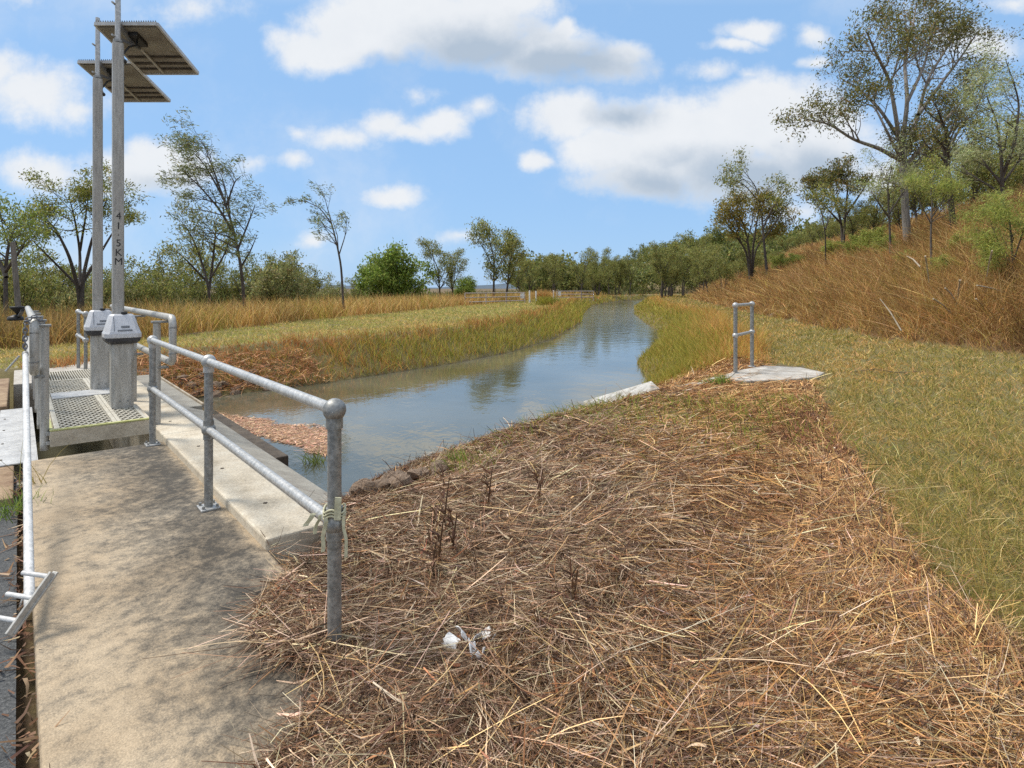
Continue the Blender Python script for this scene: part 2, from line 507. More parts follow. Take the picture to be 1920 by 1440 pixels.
def build_ground():
    def axis(a, parts):
        out = [a]
        for b, s in parts:
            n = max(1, int(round((b - out[-1]) / s))); st = (b - out[-1]) / n
            out += [out[-1] + st * (i + 1) for i in range(n)]
        return out
    xs = axis(-4000, [(-1000, 500), (-200, 80), (-60, 10), (-25, 2.5), (-12, .5), (-8, .2), (6, .11), (16, .2), (40, .6), (100, 3), (250, 10), (1000, 75), (4000, 500)])
    ys = axis(-300, [(-40, 40), (-6, 4), (0, .5), (14, .11), (32, .25), (70, .6), (180, 2.5), (400, 10), (1000, 60), (5000, 500)])
    X, Y = np.meshgrid(np.array(xs), np.array(ys))
    x, y = X.ravel(), Y.ravel()
    z = height(x, y)
    c = ZC[zones(x, y)].copy()
    nx, ny = len(xs), len(ys)
    i = np.arange(nx * ny).reshape(ny, nx)
    q = np.stack([i[:-1, :-1], i[:-1, 1:], i[1:, 1:], i[1:, :-1]], -1).reshape(-1, 4)
    me = arr_mesh('ground', np.stack([x, y, z], -1), q, c, M['ground'], True)
    tag(link('ground', me), kind='structure')


build_ground()

# water
P = [tuple(p) for p in CANAL]
L2, R2 = Ledge.copy(), Redge.copy()


def build_water():
    # a sheet a little wider than the waterline, so that the bank meets it
    ys, vs, fs = 0, [], []
    n = 160
    def resample(Pl):
        s = np.concatenate([[0], np.cumsum(np.hypot(*np.diff(Pl, axis=0).T))]); s /= s[-1]
        t = np.linspace(0, 1, n); return np.stack([np.interp(t, s, Pl[:, 0]), np.interp(t, s, Pl[:, 1])], -1)
    a, b = resample(Ledge), resample(Redge)
    d = (b - a); d /= np.linalg.norm(d, axis=1)[:, None]
    a, b = a - d * .5, b + d * .5
    v = np.concatenate([np.c_[a, np.full(n, WATER_Z)], np.c_[b, np.full(n, WATER_Z)]])
    k = np.arange(n - 1)
    q = np.stack([k, k + n, k + n + 1, k + 1], -1)
    me = arr_mesh('water', v, q, None, M['water'], True)
    tag(link('water', me), kind='structure')


build_water()

# far hills, with the blue of distant haze put into their colour
def build_hills():
    xs = np.linspace(-5200, 1500, 160)
    h = 26 + 16 * np.sin(xs / 500) + 11 * np.sin(xs / 190 + 1) + 5 * np.sin(xs / 71)
    h = np.maximum(h, 4)
    front = np.c_[xs, np.full(160, 3000.), np.full(160, -5.)]
    top = np.c_[xs, np.full(160, 3500.), h]
    back = np.c_[xs, np.full(160, 4200.), np.full(160, -5.)]
    v = np.concatenate([front, top, back]); k = np.arange(159)
    q = np.concatenate([np.stack([k, k + 1, k + 161, k + 160], -1), np.stack([k + 160, k + 161, k + 321, k + 320], -1)])
    tag(link('hills', arr_mesh('hills', v, q, None, M['hill'], True)), kind='structure')


build_hills()

# ------------------------------------------------------------------ blades, straw, leaves
def palette(r, n, cols, wts, var=.25):
    c = np.array(cols)[r.choice(len(cols), n, p=np.array(wts) / sum(wts))]
    return np.clip(c * (1 + var * r.standard_normal((n, 1))) * (1 + .06 * r.standard_normal((n, 3))), .004, .9)


def strips(p, a, b, L, w, cols, segs=2, taper=.85, side=None, r=None, tipcol=None):
    """curved strips: pos(t) = p + a L t + b L t^2"""
    n = len(p)
    t = np.linspace(0, 1, segs + 1)
    c = p[:, None] + a[:, None] * (L[:, None, None] * t[None, :, None]) + b[:, None] * (L[:, None, None] * (t ** 2)[None, :, None])
    if side is None:
        side = np.cross(a, r.standard_normal((n, 3)))
    side = side / (np.linalg.norm(side, axis=1)[:, None] + 1e-9)
    ww = w[:, None] * (1 - taper * t[None, :] ** 1.5) / 2
    v = np.stack([c - side[:, None] * ww[..., None], c + side[:, None] * ww[..., None]], 2)       # n, s+1, 2, 3
    base = (np.arange(n) * (segs + 1) * 2)[:, None]
    k = np.arange(segs)[None] * 2
    q = np.stack([base + k, base + k + 1, base + k + 3, base + k + 2], -1).reshape(-1, 4)
    cc = np.repeat(cols[:, None, :], (segs + 1) * 2, 1)
    if tipcol is not None:
        f = (t[None, :, None] ** 2).repeat(2, 1).reshape(1, -1)[..., None] if False else np.repeat(t ** 2, 2)[None, :, None]
        cc = cc * (1 - f) + tipcol[:, None, :] * f
    return v.reshape(-1, 3), q, cc.reshape(-1, 3)


class Acc:
    def __init__(self): self.v, self.q, self.c, self.n = [], [], [], 0

    def add(self, vqc):
        v, q, c = vqc
        self.v.append(v); self.q.append(q + self.n); self.c.append(c); self.n += len(v)

    def mesh(self, name, mat):
        return arr_mesh(name, np.concatenate(self.v), np.concatenate(self.q), np.concatenate(self.c), mat)


def fan(r, n, d0, d1, a0=-46, a1=46, power=1.0):
    """points spread over the land in front of the viewpoint, thinning with distance"""
    d = d0 * (d1 / d0) ** (r.random(n) ** power)
    th = np.radians(a0 + (a1 - a0) * r.random(n))
    return np.tan(th) * d, d


def unit(v): return v / (np.linalg.norm(v, axis=1)[:, None] + 1e-9)


def upright(r, n, lean=.35, bend=.35, wind=(-.15, 0)):
    th = r.random(n) * 2 * PI
    l = lean * np.abs(r.standard_normal(n))
    a = np.stack([np.cos(th) * l + wind[0], np.sin(th) * l + wind[1], np.ones(n)], -1)
    bb = bend * r.random(n)
    th2 = th + r.standard_normal(n) * .5
    b = np.stack([np.cos(th2) * bb + wind[0], np.sin(th2) * bb + wind[1], -.35 * bb], -1)
    return unit(a), b


def on_ground(x, y, dz=0.0):
    return np.stack([x, y, height(x, y) + dz], -1)


def facing_side(r, a):
    return np.cross(a, r.standard_normal((len(a), 3)))


# --- straw litter in the foreground
def build_straw():
    r = rg(11); acc = Acc()
    x, y = fan(r, 900000, 1.35, 13.5, -36, 44)
    u, v = UV(x, y)
    w = wob(x, y, 2.2, 1) * .07
    xs = x + w
    inst = inside(xs, y + w, STRAW)
    dR = seg_dist(x, y, Redge); dc = canal_dist(x, y)
    beam = (u > 1.1) & (v < .47) | (u > 1.75) & (v < .98)
    bankz = (dR < 2.5) & (dc > -.15) & (y < 12.8) & (v > .5) & ~beam & (x < xat(SB, y))
    beyond = (y > 9) & (y < 13) & (x < xat(Redge, y) + 2.9) & (dc > 0) & (dR < 3.4)
    k = (inst | bankz | beyond) & ~beam & ~inside(x, y, WEDGEP) & ~(inside(x, y, PADP) & (r.random(len(x)) < .93))
    x, y = x[k], y[k]; n = len(x)
    d = y
    inslab = inside(x, y, SLAB)
    z = np.where(inslab, .006, height(x, y))
    uu, vv = UV(x, y)
    drift = .05 * np.exp(-((uu - 1.02) / .14) ** 2) * smooth(.05, .2, vv) * smooth(.9, .5, vv)
    drift = drift + .03 * smooth(.35, .9, wob(x, y, 2.9, 4))
    p = np.stack([x, y, z + r.random(n) ** 1.5 * .045 + drift * r.random(n) ** .5], -1)
    wide = np.where(r.random(n) < .10, 2.3, 1.0)
    # flattened in broad combed swirls
    head = 1.6 * wob(x, y, 1.3, 3) + .55 * r.standard_normal(n) - .5
    flip = r.random(n) < .3
    head = np.where(flip, r.random(n) * 2 * PI, head)
    near_edge = smooth(.75, .15, xat(SB, y) - x) * (y < 9)
    head = np.where(r.random(n) < near_edge * .8, 1.25 + .4 * r.standard_normal(n) - .25 * smooth(3, 1.5, y), head)
    a = np.stack([np.cos(head), np.sin(head), .14 * r.standard_normal(n) + .05], -1)
    eps = .1
    gx = (height(x + eps, y) - height(x, y)) / eps; gy = (height(x, y + eps) - height(x, y)) / eps
    gx[inslab] = 0; gy[inslab] = 0
    a[:, 2] += np.clip(gx, -.6, .6) * a[:, 0] + np.clip(gy, -.6, .6) * a[:, 1]
    a = unit(a)
    b = np.stack([.3 * r.standard_normal(n), .3 * r.standard_normal(n), .12 * r.standard_normal(n) - .03], -1)
    Ls = np.exp(r.normal(math.log(.105), .5, n)).clip(.04, .36)
    wd = np.maximum(.0020 + .0028 * r.random(n) ** 2, .00095 * d)
    # grey weathered near the slab, golden orange towards the mown edge
    gold = smooth(-.3, 2.4, x - .15 * (y - 3) + .5 * wob(x, y, .8, 7)) * .8 + .2 * smooth(4, 8, y)
    red = smooth(.25, .8, wob(x, y, .75, 9)) * smooth(3.2, 5, y)
    g = palette(r, n, [(.36, .30, .235), (.23, .17, .125), (.52, .45, .37), (.13, .08, .055), (.32, .20, .115), (.055, .034, .024)], [3.4, 4, 2.6, 4, 1.8, 5], .3)
    o = palette(r, n, [(.43, .295, .145), (.30, .18, .085), (.56, .42, .23), (.19, .10, .05), (.36, .205, .09), (.06, .035, .022)], [4, 4, 2.8, 3.6, 2, 3.4], .28)
    rd = palette(r, n, [(.20, .105, .06), (.13, .066, .04), (.29, .16, .085), (.38, .24, .13)], [3, 3, 2, 1], .25)
    pick = r.random(n)
    cols = np.where((pick < gold)[:, None], o, g)
    cols = np.where((r.random(n) < red * .7)[:, None], rd, cols)
    acc.add(strips(p, a, b, Ls, wd * wide, cols, 2, .5, unit(np.cross(a, np.array([[0, 0, 1.]])) + .5 * r.standard_normal((n, 3)))))
    # long pale stalks on top
    m = 520
    kk = r.choice(n, m, p=(lambda q: q / q.sum())(1.0 / (1 + 0 * d)))
    pp = p[kk] + np.array([[0, 0, .035]])
    hd = 1.0 * wob(pp[:, 0], pp[:, 1], .9, 3) + .9 * r.standard_normal(m) - .4
    aa = unit(np.stack([np.cos(hd), np.sin(hd), .06 * r.standard_normal(m) + a[kk, 2] * .5], -1))
    bb = .12 * r.standard_normal((m, 3)); bb[:, 2] = -.06
    cc = palette(r, m, [(.56, .45, .28), (.46, .34, .18), (.62, .54, .40)], [3, 3, 2], .18)
    acc.add(strips(pp, aa, bb, r.uniform(.2, .55, m), np.maximum(.0042, .0012 * d[kk]), cc, 3, .4, unit(np.cross(aa, np.array([[0, 0, 1.]])) + .3 * r.standard_normal((m, 3)))))
    # fallen gum leaves, curled, russet or bleached
    m = 1500
    kk = r.choice(n, m)
    pp = p[kk] + np.array([[0, 0, .03]])
    hd = r.random(m) * 2 * PI
    aa = unit(np.stack([np.cos(hd), np.sin(hd), .25 * r.standard_normal(m)], -1)); bb = .28 * r.standard_normal((m, 3))
    cc = palette(r, m, [(.24, .115, .065), (.32, .19, .11), (.50, .44, .38), (.17, .08, .05)], [3, 2, 2, 2], .2)
    lv = strips(pp, aa, bb, r.uniform(.035, .095, m), r.uniform(.006, .014, m), cc, 3, .9, unit(np.cross(aa, np.array([[0, 0, 1.]])) + .5 * r.standard_normal((m, 3))))
    acc.add(lv)
    tag(link('straw_litter', acc.mesh('straw_litter', M['straw'])), 'matted cut straw and dead stalks covering the foreground mound', 'straw', kind='stuff')


build_straw()


def scatter(name, label, cat, zone, n, d0, d1, a0, a1, Lf, wmin, wk, cols, wts, seed, lean=.35, bend=.4, segs=2, var=.22, keep=None, power=1.0, colf=None, wind=(-.04, 0), taper=.85, mat='blade', dens=None):
    r = rg(seed)
    x, y = fan(r, n, d0, d1, a0, a1, power)
    zz = zones(x + .09 * r.standard_normal(n), y + .09 * r.standard_normal(n))
    k = np.isin(zz, zone) & (canal_dist(x, y) > 0)
    k &= r.random(n) < .45 + .55 * smooth(-.5, .5, wob(x, y, 2.3, seed) + .7 * wob(x, y, 5.1, seed + 1))
    if keep is not None: k &= keep(x, y)
    if dens is not None: k &= r.random(n) < dens(x, y)
    x, y = x[k], y[k]; m = len(x)
    p = on_ground(x, y, -.01)
    a, b = upright(r, m, lean, bend, wind)
    L = Lf(r, x, y)
    w = np.maximum(wmin, wk * y)
    c = palette(r, m, cols, wts, var)
    if colf is not None: c = colf(r, x, y, c)
    side = np.cross(a, r.standard_normal((m, 3)))
    acc = Acc(); acc.add(strips(p, a, b, L, w, c, segs, taper, side))
    me = acc.mesh(name, M[mat])
    return tag(link(name, me), label, cat, kind='stuff')


GREENS = [(.20, .20, .06), (.30, .265, .09), (.43, .345, .15), (.115, .13, .04), (.48, .34, .18)]


def lawn_patch(r, x, y, c):
    f = smooth(-.2, .9, wob(x, y, .55, 3) + .5 * wob(x, y, .21, 8))[:, None]
    dry = c * np.array([[1.28, 1.07, 1.12]])
    return c * (1 - f) + dry * f


scatter('mown_grass', 'short mown green and straw coloured grass beside the straw bed', 'grass', [1], 330000, 1.5, 190, 8, 46,
        lambda r, x, y: r.uniform(.05, .13, len(x)) * (1 + .012 * y), .0032, .0011, GREENS, [4, 4, 3, 2.5, 2], 21, lean=.9, bend=.7, colf=lawn_patch)
scatter('lawn_strip', 'mown yellow green grass strip across the canal', 'grass', [5], 300000, 9, 110, -46, 12,
        lambda r, x, y: r.uniform(.05, .12, len(x)) * (1 + .015 * y), .006, .0011, [(.28, .30, .10), (.38, .36, .15), (.21, .245, .08), (.50, .42, .21)], [3, 3, 2.4, 2], 22, lean=.9, bend=.6, colf=lawn_patch)


scatter('lawn_clippings', 'pale cut grass stems lying over the mown grass on the right', 'clippings', [1], 45000, 1.6, 40, 8, 46,
        lambda r, x, y: r.uniform(.05, .2, len(x)), .003, .0011, [(.42, .37, .19), (.33, .31, .14), (.52, .46, .28), (.25, .25, .10)], [3, 3, 2, 2], 221, lean=3.5, bend=.5, mat='straw',
        dens=lambda x, y: .25 + .75 * smooth(-.2, .8, wob(x, y, .8, 11) + 1.2 * smooth(1.2, .2, x - xat(SB, y))))


def bank_col(r, x, y, c):
    m = len(x)
    dr = palette(r, m, [(.40, .21, .085), (.31, .15, .06), (.47, .29, .13), (.20, .10, .05)], [3, 3, 2, 2], .2)
    dL = seg_dist(x, y, Ledge)
    pr = np.clip(smooth(1.1, 2.3, dL + .5 * wob(x, y, .8, 5)) * .75 + smooth(19, 14.5, y) * .6, 0, .95)
    return np.where((r.random(m) < pr)[:, None], dr, c)


BANKG = [(.22, .23, .045), (.30, .29, .065), (.14, .16, .035), (.40, .34, .11), (.34, .20, .08)]
scatter('bank_grass', 'green and russet grass on the far canal bank', 'grass', [4], 430000, 11, 190, -40, 26,
        lambda r, x, y: r.uniform(.16, .5, len(x)) * np.where(y < 16, .6, 1) * (1 + .35 * smooth(24, 40, y)), .006, .00085, BANKG, [4, 4, 3, 2, 1.5], 23, lean=.4, bend=.6, segs=3, colf=bank_col,
        keep=lambda x, y: UV(x, y)[0] > 10)


def rbank_col(r, x, y, c):
    m = len(x)
    dr = palette(r, m, [(.46, .29, .10), (.36, .20, .075), (.52, .37, .16)], [3, 3, 2], .2)
    dR = seg_dist(x, y, Redge)
    pr = np.clip(smooth(1.2, 2.6, dR + .5 * wob(x, y, .7, 5)) * .8, 0, .85)
    return np.where((r.random(m) < pr)[:, None], dr, c)


scatter('reed_grass', 'tall yellow green grass on the near canal bank past the concrete pad', 'grass', [2], 230000, 11.5, 190, 2, 30,
        lambda r, x, y: r.uniform(.25, .95, len(x)) * np.clip((y - 10.8) / 3.5, .3, 1) * (.8 + .3 * wob(x, y, 1.7, 6)) * (.35 + .65 * smooth(.1, 1.7, seg_dist(x, y, Redge))) * np.where(y > 30, .75, 1), .006, .00085, BANKG, [4, 5, 2, 3, 1], 24, lean=.35, bend=.6, segs=3, colf=rbank_col)


def hill_col(r, x, y, c):
    m = len(x)
    gr = palette(r, m, [(.25, .21, .06), (.33, .25, .08), (.16, .15, .045)], [3, 3, 2], .2)
    c = c * (1 + .45 * wob(x, y, 1.1, 3) + .4 * wob(x, y, 3.1, 5))[:, None].clip(.35, 1.7)
    g = smooth(.2, .9, wob(x, y, .28, 6)) * .55 + .08
    g = g * smooth(40, 18, y) + .10
    return np.where((r.random(m) < g)[:, None], gr, c)


HILLC = [(.33, .20, .09), (.24, .14, .065), (.45, .31, .155), (.16, .10, .05), (.55, .43, .25), (.09, .06, .036)]
scatter('hill_grass', 'tall tangled russet grass covering the hillside', 'grass', [3], 330000, 9, 120, 16, 47,
        lambda r, x, y: r.uniform(.4, 1.4, len(x)) * np.clip(.35 + (x - xat(HILL, y)) / 2.5, .3, 1), .006, .00075, HILLC, [4, 4, 3.4, 2.5, 1.6, 1.5], 25, lean=.6, bend=.8, segs=3, colf=hill_col)


scatter('hill_weeds', 'long arching dry weed stems standing out of the hillside grass', 'weeds', [3], 52000, 9, 90, 16, 47,
        lambda r, x, y: r.uniform(.5, 1.7, len(x)) * np.clip(.35 + (x - xat(HILL, y)) / 3, .35, 1), .007, .0015, [(.40, .27, .13), (.30, .185, .085), (.50, .39, .24), (.32, .27, .09), (.16, .09, .045)], [4, 4, 3, 2, 2], 251, lean=.65, bend=1.0, segs=4, var=.3,
        dens=lambda x, y: .15 + .85 * smooth(-.1, .7, wob(x, y, 1.5, 13)))


def left_col(r, x, y, c):
    m = len(x)
    gy = palette(r, m, [(.26, .26, .06), (.33, .30, .08), (.20, .19, .055)], [3, 2, 2], .2)
    c = np.where((r.random(m) < .75 * smooth(.1, .8, wob(x, y, .5, 9)))[:, None], gy, c) * (1 + .25 * wob(x, y, 1.9, 2))[:, None].clip(.5, 1.5)
    dk = palette(r, m, [(.15, .115, .05), (.11, .09, .045), (.20, .13, .055)], [3, 2, 2], .2)
    g = smooth(-8, -14, x + .2 * (y - 14))
    return np.where((r.random(m) < g * .75)[:, None], dk, c)


scatter('tall_grass', 'tall golden and russet grass beyond the mown strip', 'grass', [6], 300000, 11, 120, -47, 14,
        lambda r, x, y: r.uniform(.5, 1.35, len(x)) * (1 + .15 * wob(x, y, .6, 2)), .007, .0008,
        [(.40, .27, .11), (.31, .19, .075), (.50, .37, .18), (.22, .145, .06), (.30, .27, .075), (.56, .44, .25)], [4, 3, 3, 2, 2, 1.5], 26, lean=.32, bend=.7, segs=3, colf=left_col,
        keep=lambda x, y: (xat(LEFTB, y) - x) < 11 + .25 * y)
scatter('distant_scrub', 'grey green scrub far across the flat land', 'scrub', [6], 60000, 30, 260, -47, 16,
        lambda r, x, y: r.uniform(.8, 2.4, len(x)), .1, .003, [(.10, .12, .05), (.14, .15, .07), (.17, .15, .08), (.07, .085, .04)], [3, 3, 2, 2], 27, lean=.9, bend=.9, segs=1,
        keep=lambda x, y: (xat(LEFTB, y) - x) > 8)


# sprigs in the straw bed
def build_sprigs():
    r = rg(31); acc = Acc()
    spots = [(1110, 770, 60), (1150, 760, 50), (1180, 790, 40), (1330, 800, 60), (1400, 770, 60), (1450, 800, 60), (1500, 770, 40), (860, 855, 50), (880, 850, 40), (1350, 770, 50), (1290, 805, 40), (1060, 775, 50), (1230, 790, 40), (1160, 830, 30), (1420, 830, 50)]
    for px, py, m in spots + [(1240, 760, 60), (1300, 770, 60), (1470, 760, 50), (1380, 850, 40), (1010, 790, 40), (950, 820, 40), (1540, 820, 50)]:
        m = m * 2; cx, cy = G(px, py)
        x = cx + .25 * r.standard_normal(m); y = cy + .3 * r.standard_normal(m)
        a, b = upright(r, m, .8, .8)
        acc.add(strips(on_ground(x, y, .02), a, b, r.uniform(.06, .2, m), np.maximum(.005, .0014 * y), palette(r, m, [(.17, .22, .045), (.24, .27, .07), (.30, .25, .08)], [3, 2, 1]), 2, .85, facing_side(r, a)))
    tag(link('weed_sprigs', acc.mesh('weed_sprigs', M['blade'])), 'sparse green weeds sprouting through the straw', 'weeds', kind='stuff')
    # dark dead stalks standing in the straw
    acc = Acc(); m = 420
    x, y = fan(r, 9000, 2.6, 8, -12, 28)
    k = (zones(x, y) == 0) & (r.random(len(x)) < .02 + .22 * smooth(.2, .8, wob(x, y, .75, 9)) * smooth(3.4, 4.6, y))
    x, y = x[k][:520], y[k][:520]; m = len(x)
    a, b = upright(r, m, .25, .25)
    acc.add(strips(on_ground(x, y), a, b, r.uniform(.06, .24, m), np.maximum(.005, .0014 * y), palette(r, m, [(.085, .05, .035), (.14, .08, .05), (.05, .032, .025)], [3, 2, 2]), 3, .5, facing_side(r, a)))
    for px, py, h in [(832, 1000, .34), (822, 1070, .28), (848, 1050, .26), (915, 960, .3), (1010, 955, .26), (1075, 1150, .2), (810, 1090, .2)]:
        gx, gy = G(px, py); m = 26
        x = gx + .035 * r.standard_normal(m); y = gy + .035 * r.standard_normal(m)
        zz = height(x, y) + r.random(m) * h
        a, b = upright(r, m, .9, .5)
        acc.add(strips(np.stack([x * .3 + gx * .7, y * .3 + gy * .7, zz], -1), a, b, r.uniform(.03, .08, m), np.full(m, .012), palette(r, m, [(.09, .055, .04), (.14, .09, .06)], [3, 2]), 2, .6, facing_side(r, a)))
        a1 = np.array([[.05, 0, 1.]]); acc.add(strips(np.array([[gx, gy, 0.]]), a1, np.array([[.05, .02, 0]]), np.array([h]), np.array([.012]), np.array([[.08, .05, .035]]), 3, .5, np.array([[1., 0, 0]])))
    tag(link('dead_stalks', acc.mesh('dead_stalks', M['straw'])), 'dark dead weed stalks standing in the straw', 'dead weeds', kind='stuff')


build_sprigs()

# ------------------------------------------------------------------ trees
def tubes_np(limbs, seg=6):
    V, Q, n = [], [], 0
    for pts, rad in limbs:
        pts = np.asarray(pts, float); m = len(pts)
        sg = seg if rad[0] > .05 else (5 if rad[0] > .02 else 3)
        t = np.gradient(pts, axis=0); t /= np.linalg.norm(t, axis=1)[:, None] + 1e-9
        ref = np.array([1., 0, 0]) if abs(t[0][0]) < .8 else np.array([0, 1., 0])
        a = ref - t * (t @ ref)[:, None]; a /= np.linalg.norm(a, axis=1)[:, None] + 1e-9
        b = np.cross(t, a)
        ang = np.arange(sg) / sg * 2 * PI
        ring = pts[:, None] + (a[:, None] * np.cos(ang)[None, :, None] + b[:, None] * np.sin(ang)[None, :, None]) * np.asarray(rad)[:, None, None]
        V.append(ring.reshape(-1, 3))
        i = np.arange(m - 1)[:, None] * sg; k = np.arange(sg)[None]; k2 = (k + 1) % sg
        Q.append(np.stack([i + k, i + k2, i + sg + k2, i + sg + k], -1).reshape(-1, 4) + n)
        n += m * sg
    return np.concatenate(V), np.concatenate(Q)


def curve(p0, d, L, r, n=6, wig=.12, up=.15, wind=0.0):
    pts = [np.array(p0, float)]; d = np.array(d, float); d /= np.linalg.norm(d)
    for i in range(n):
        d = d + wig * r.standard_normal(3) + np.array([wind, 0, up]) / n
        d /= np.linalg.norm(d); pts.append(pts[-1] + d * L / n)
    return np.array(pts)


def sub_branches(main, r, levels=2, nb=(7, 5), ratio=(.38, .45), start=.35, up=.25, spread=.9, wind=0.0, min_r=.008):
    """main: list of (pts, radii). returns all limbs and twig ends"""
    limbs, tips = list(main), []
    cur = main
    for lv in range(levels):
        nxt = []
        lens = [np.linalg.norm(np.diff(p_, axis=0), axis=1).sum() for p_, _ in cur]; big = max(lens)
        for (pts, rad), length in zip(cur, lens):
            m = nb[lv] if lv else max(3, int(round(nb[lv] * 1.25 * (length / big) ** .8)))
            length = max(length, .45 * big)
            for j in range(m):
                f = start + (1 - start) * (j + r.random()) / m if lv == 0 else .25 + .75 * (j + r.random()) / m
                f = min(f, .999); s = f * (len(pts) - 1); i = int(s); q = s - i
                p = pts[i] * (1 - q) + pts[min(i + 1, len(pts) - 1)] * q
                rr = (rad[i] * (1 - q) + rad[min(i + 1, len(rad) - 1)] * q) * .6
                t = pts[min(i + 1, len(pts) - 1)] - pts[i]; t /= np.linalg.norm(t) + 1e-9
                side = r.standard_normal(3); side -= t * (side @ t); side /= np.linalg.norm(side) + 1e-9
                d = t * .7 + side * spread + np.array([wind, 0, up])
                L = length * ratio[lv] * (1.15 - .55 * f) * r.uniform(.7, 1.3)
                c = curve(p, d, L, r, 4, .16, up, wind)
                rr = max(rr, min_r)
                nxt.append((c, np.linspace(rr, max(rr * .35, min_r * .6), len(c))))
        limbs += nxt; cur = nxt
    for pts, rad in cur:
        tips += [pts[-1], pts[-2] * .5 + pts[-1] * .5] if len(pts) > 3 else [pts[-1]]
    for pts, rad in main: tips.append(pts[-1])
    return limbs, np.array(tips)


EUC = [(.105, .115, .038), (.155, .155, .055), (.06, .072, .027), (.20, .165, .065), (.19, .20, .085)]
EUCW = [4, 3, 3, 1.2, 1.5]


def leaf_cloud(tips, r, per, rad, ll, lw, cols, wts, droop=.5, wind=(0, 0, 0), flat=.75, var=.22):
    n = len(tips) * per
    c = np.repeat(tips, per, 0)
    cl = np.repeat(.8 + .5 * r.random(len(tips)), per)
    off = r.standard_normal((n, 3)) * rad * .55; off[:, 2] *= flat
    p = c + off + np.array([[wind[0] * rad, 0, 0]]) * r.random((n, 1))
    a = unit(r.standard_normal((n, 3)) + np.array([[wind[0] * 2.2, wind[1], -droop * 1.6 + wind[2]]]))
    L = ll * r.uniform(.6, 1.35, n); w = lw * r.uniform(.7, 1.3, n)
    side = unit(np.cross(a, r.standard_normal((n, 3))))
    v = np.stack([p - a * L[:, None] / 2, p + side * w[:, None] / 2 - a * L[:, None] * .08, p + a * L[:, None] / 2, p - side * w[:, None] / 2 - a * L[:, None] * .08], 1)
    q = np.arange(n * 4).reshape(n, 4)
    col = palette(r, n, cols, wts, var) * cl[:, None]
    return v.reshape(-1, 3), q, np.repeat(col, 4, 0)


def make_tree(name, base, main, leaf, label, cat, group=None, bark='bark', sub=None, seed=1, tips_extra=None):
    """main limbs are in world coordinates; base is the foot of the trunk"""
    r = rg(seed)
    root = thing(name, base, label, cat, group)
    limbs, tips = sub_branches(main, r, **(sub or {}))
    b = np.array(base)
    v, q = tubes_np(limbs)
    link('trunk', arr_mesh('trunk', v - b, q, None, M[bark], True), root)
    if tips_extra is not None: tips = np.concatenate([tips, tips_extra])
    v, q, c = leaf_cloud(tips, r, **leaf)
    link('crown', arr_mesh('crown', v - b, q, c, M['leaf']), root)
    return root


def pxlimb(pts, d, r0, r1, r, jit=.5, n=5):
    """limb through pixels at depth d, with real depth spread"""
    P = []
    dd = d
    for i, (px, py) in enumerate(pts):
        if i: dd = dd + r.normal(0, jit)
        P.append(np.array(at(px, py, dd)))
    P = np.array(P); m = (len(P) - 1) * n + 1
    t = np.linspace(0, len(P) - 1, m); k = np.arange(len(P))
    # smooth through the points
    out = np.stack([np.interp(t, k, P[:, j]) for j in range(3)], -1)
    for _ in range(2): out[1:-1] = .25 * out[:-2] + .5 * out[1:-1] + .25 * out[2:]
    return out, np.linspace(r0, r1, m)


def foot(px, d, sink=.1):
    x = (px - CX) / F * d
    return (x, d, float(height(np.array([x]), np.array([d]))[0]) - sink)


def rooted(px, d, first):
    """pixel list that starts at the foot of the tree on the ground"""
    f = foot(px, d); return [(px, HY + (EYE - f[2]) / d * F)] + first


def px_tree(name, px, d, limbs, leaf, label, cat='tree', group=None, bark='bark', sub=None, seed=1, r0=.12, jit=.6):
    r = rg(seed + 900)
    main = []
    for i, lim in enumerate(limbs):
        pts, a, b = lim
        if i == 0 or pts[0] is None:
            pts = rooted(px, d, [p for p in pts if p is not None])
        main.append(pxlimb(pts, d, a, b, r, jit))
    return make_tree(name, foot(px, d), main, leaf, label, cat, group, bark, sub, seed)


def LF(per, rad, ll, lw, cols=EUC, wts=EUCW, **k):
    return dict(per=per, rad=rad, ll=ll, lw=lw, cols=cols, wts=wts, **k)


DARK = [(.075, .08, .03), (.11, .105, .038), (.045, .05, .02), (.13, .085, .035), (.16, .15, .06)]
# the large gum on the hill
px_tree('gum_tree', 1702, 34, [
    ([(1694, 330), (1690, 265)], .235, .17),
    ([(1690, 290), (1680, 220), (1668, 150), (1640, 95), (1625, 60)], .15, .035),
    ([(1692, 265), (1702, 190), (1695, 110), (1712, 50), (1718, 8)], .15, .03),
    ([(1698, 290), (1722, 215), (1738, 150), (1775, 90), (1800, 45)], .14, .03),
    ([(1722, 215), (1762, 160), (1800, 110), (1832, 62)], .12, .03),
    ([(1688, 300), (1648, 278), (1600, 262), (1555, 232), (1505, 222)], .13, .03),
    ([(1686, 260), (1650, 205), (1610, 165), (1580, 150)], .12, .03),
    ([(1700, 310), (1745, 255), (1790, 205), (1838, 145)], .12, .03),
    ([(1692, 320), (1720, 280), (1760, 260), (1800, 235)], .09, .02),
    ([(1702, 190), (1735, 120), (1745, 60), (1760, 25)], .1, .025),
    ([(1690, 300), (1660, 240), (1640, 200), (1612, 190)], .09, .02)],
    LF(30, 0.57, 0.189, 0.058, DARK, [4, 3, 3, 1.6, 1.4], droop=.35, wind=(-.25, 0, 0)),
    'tall broad gum tree with open brown green crown on the hill', bark='bark_pale', seed=3, jit=.9,
    sub=dict(levels=2, nb=(9, 5), ratio=(.30, .5), start=.40, up=.2, spread=1.0, wind=-.1))
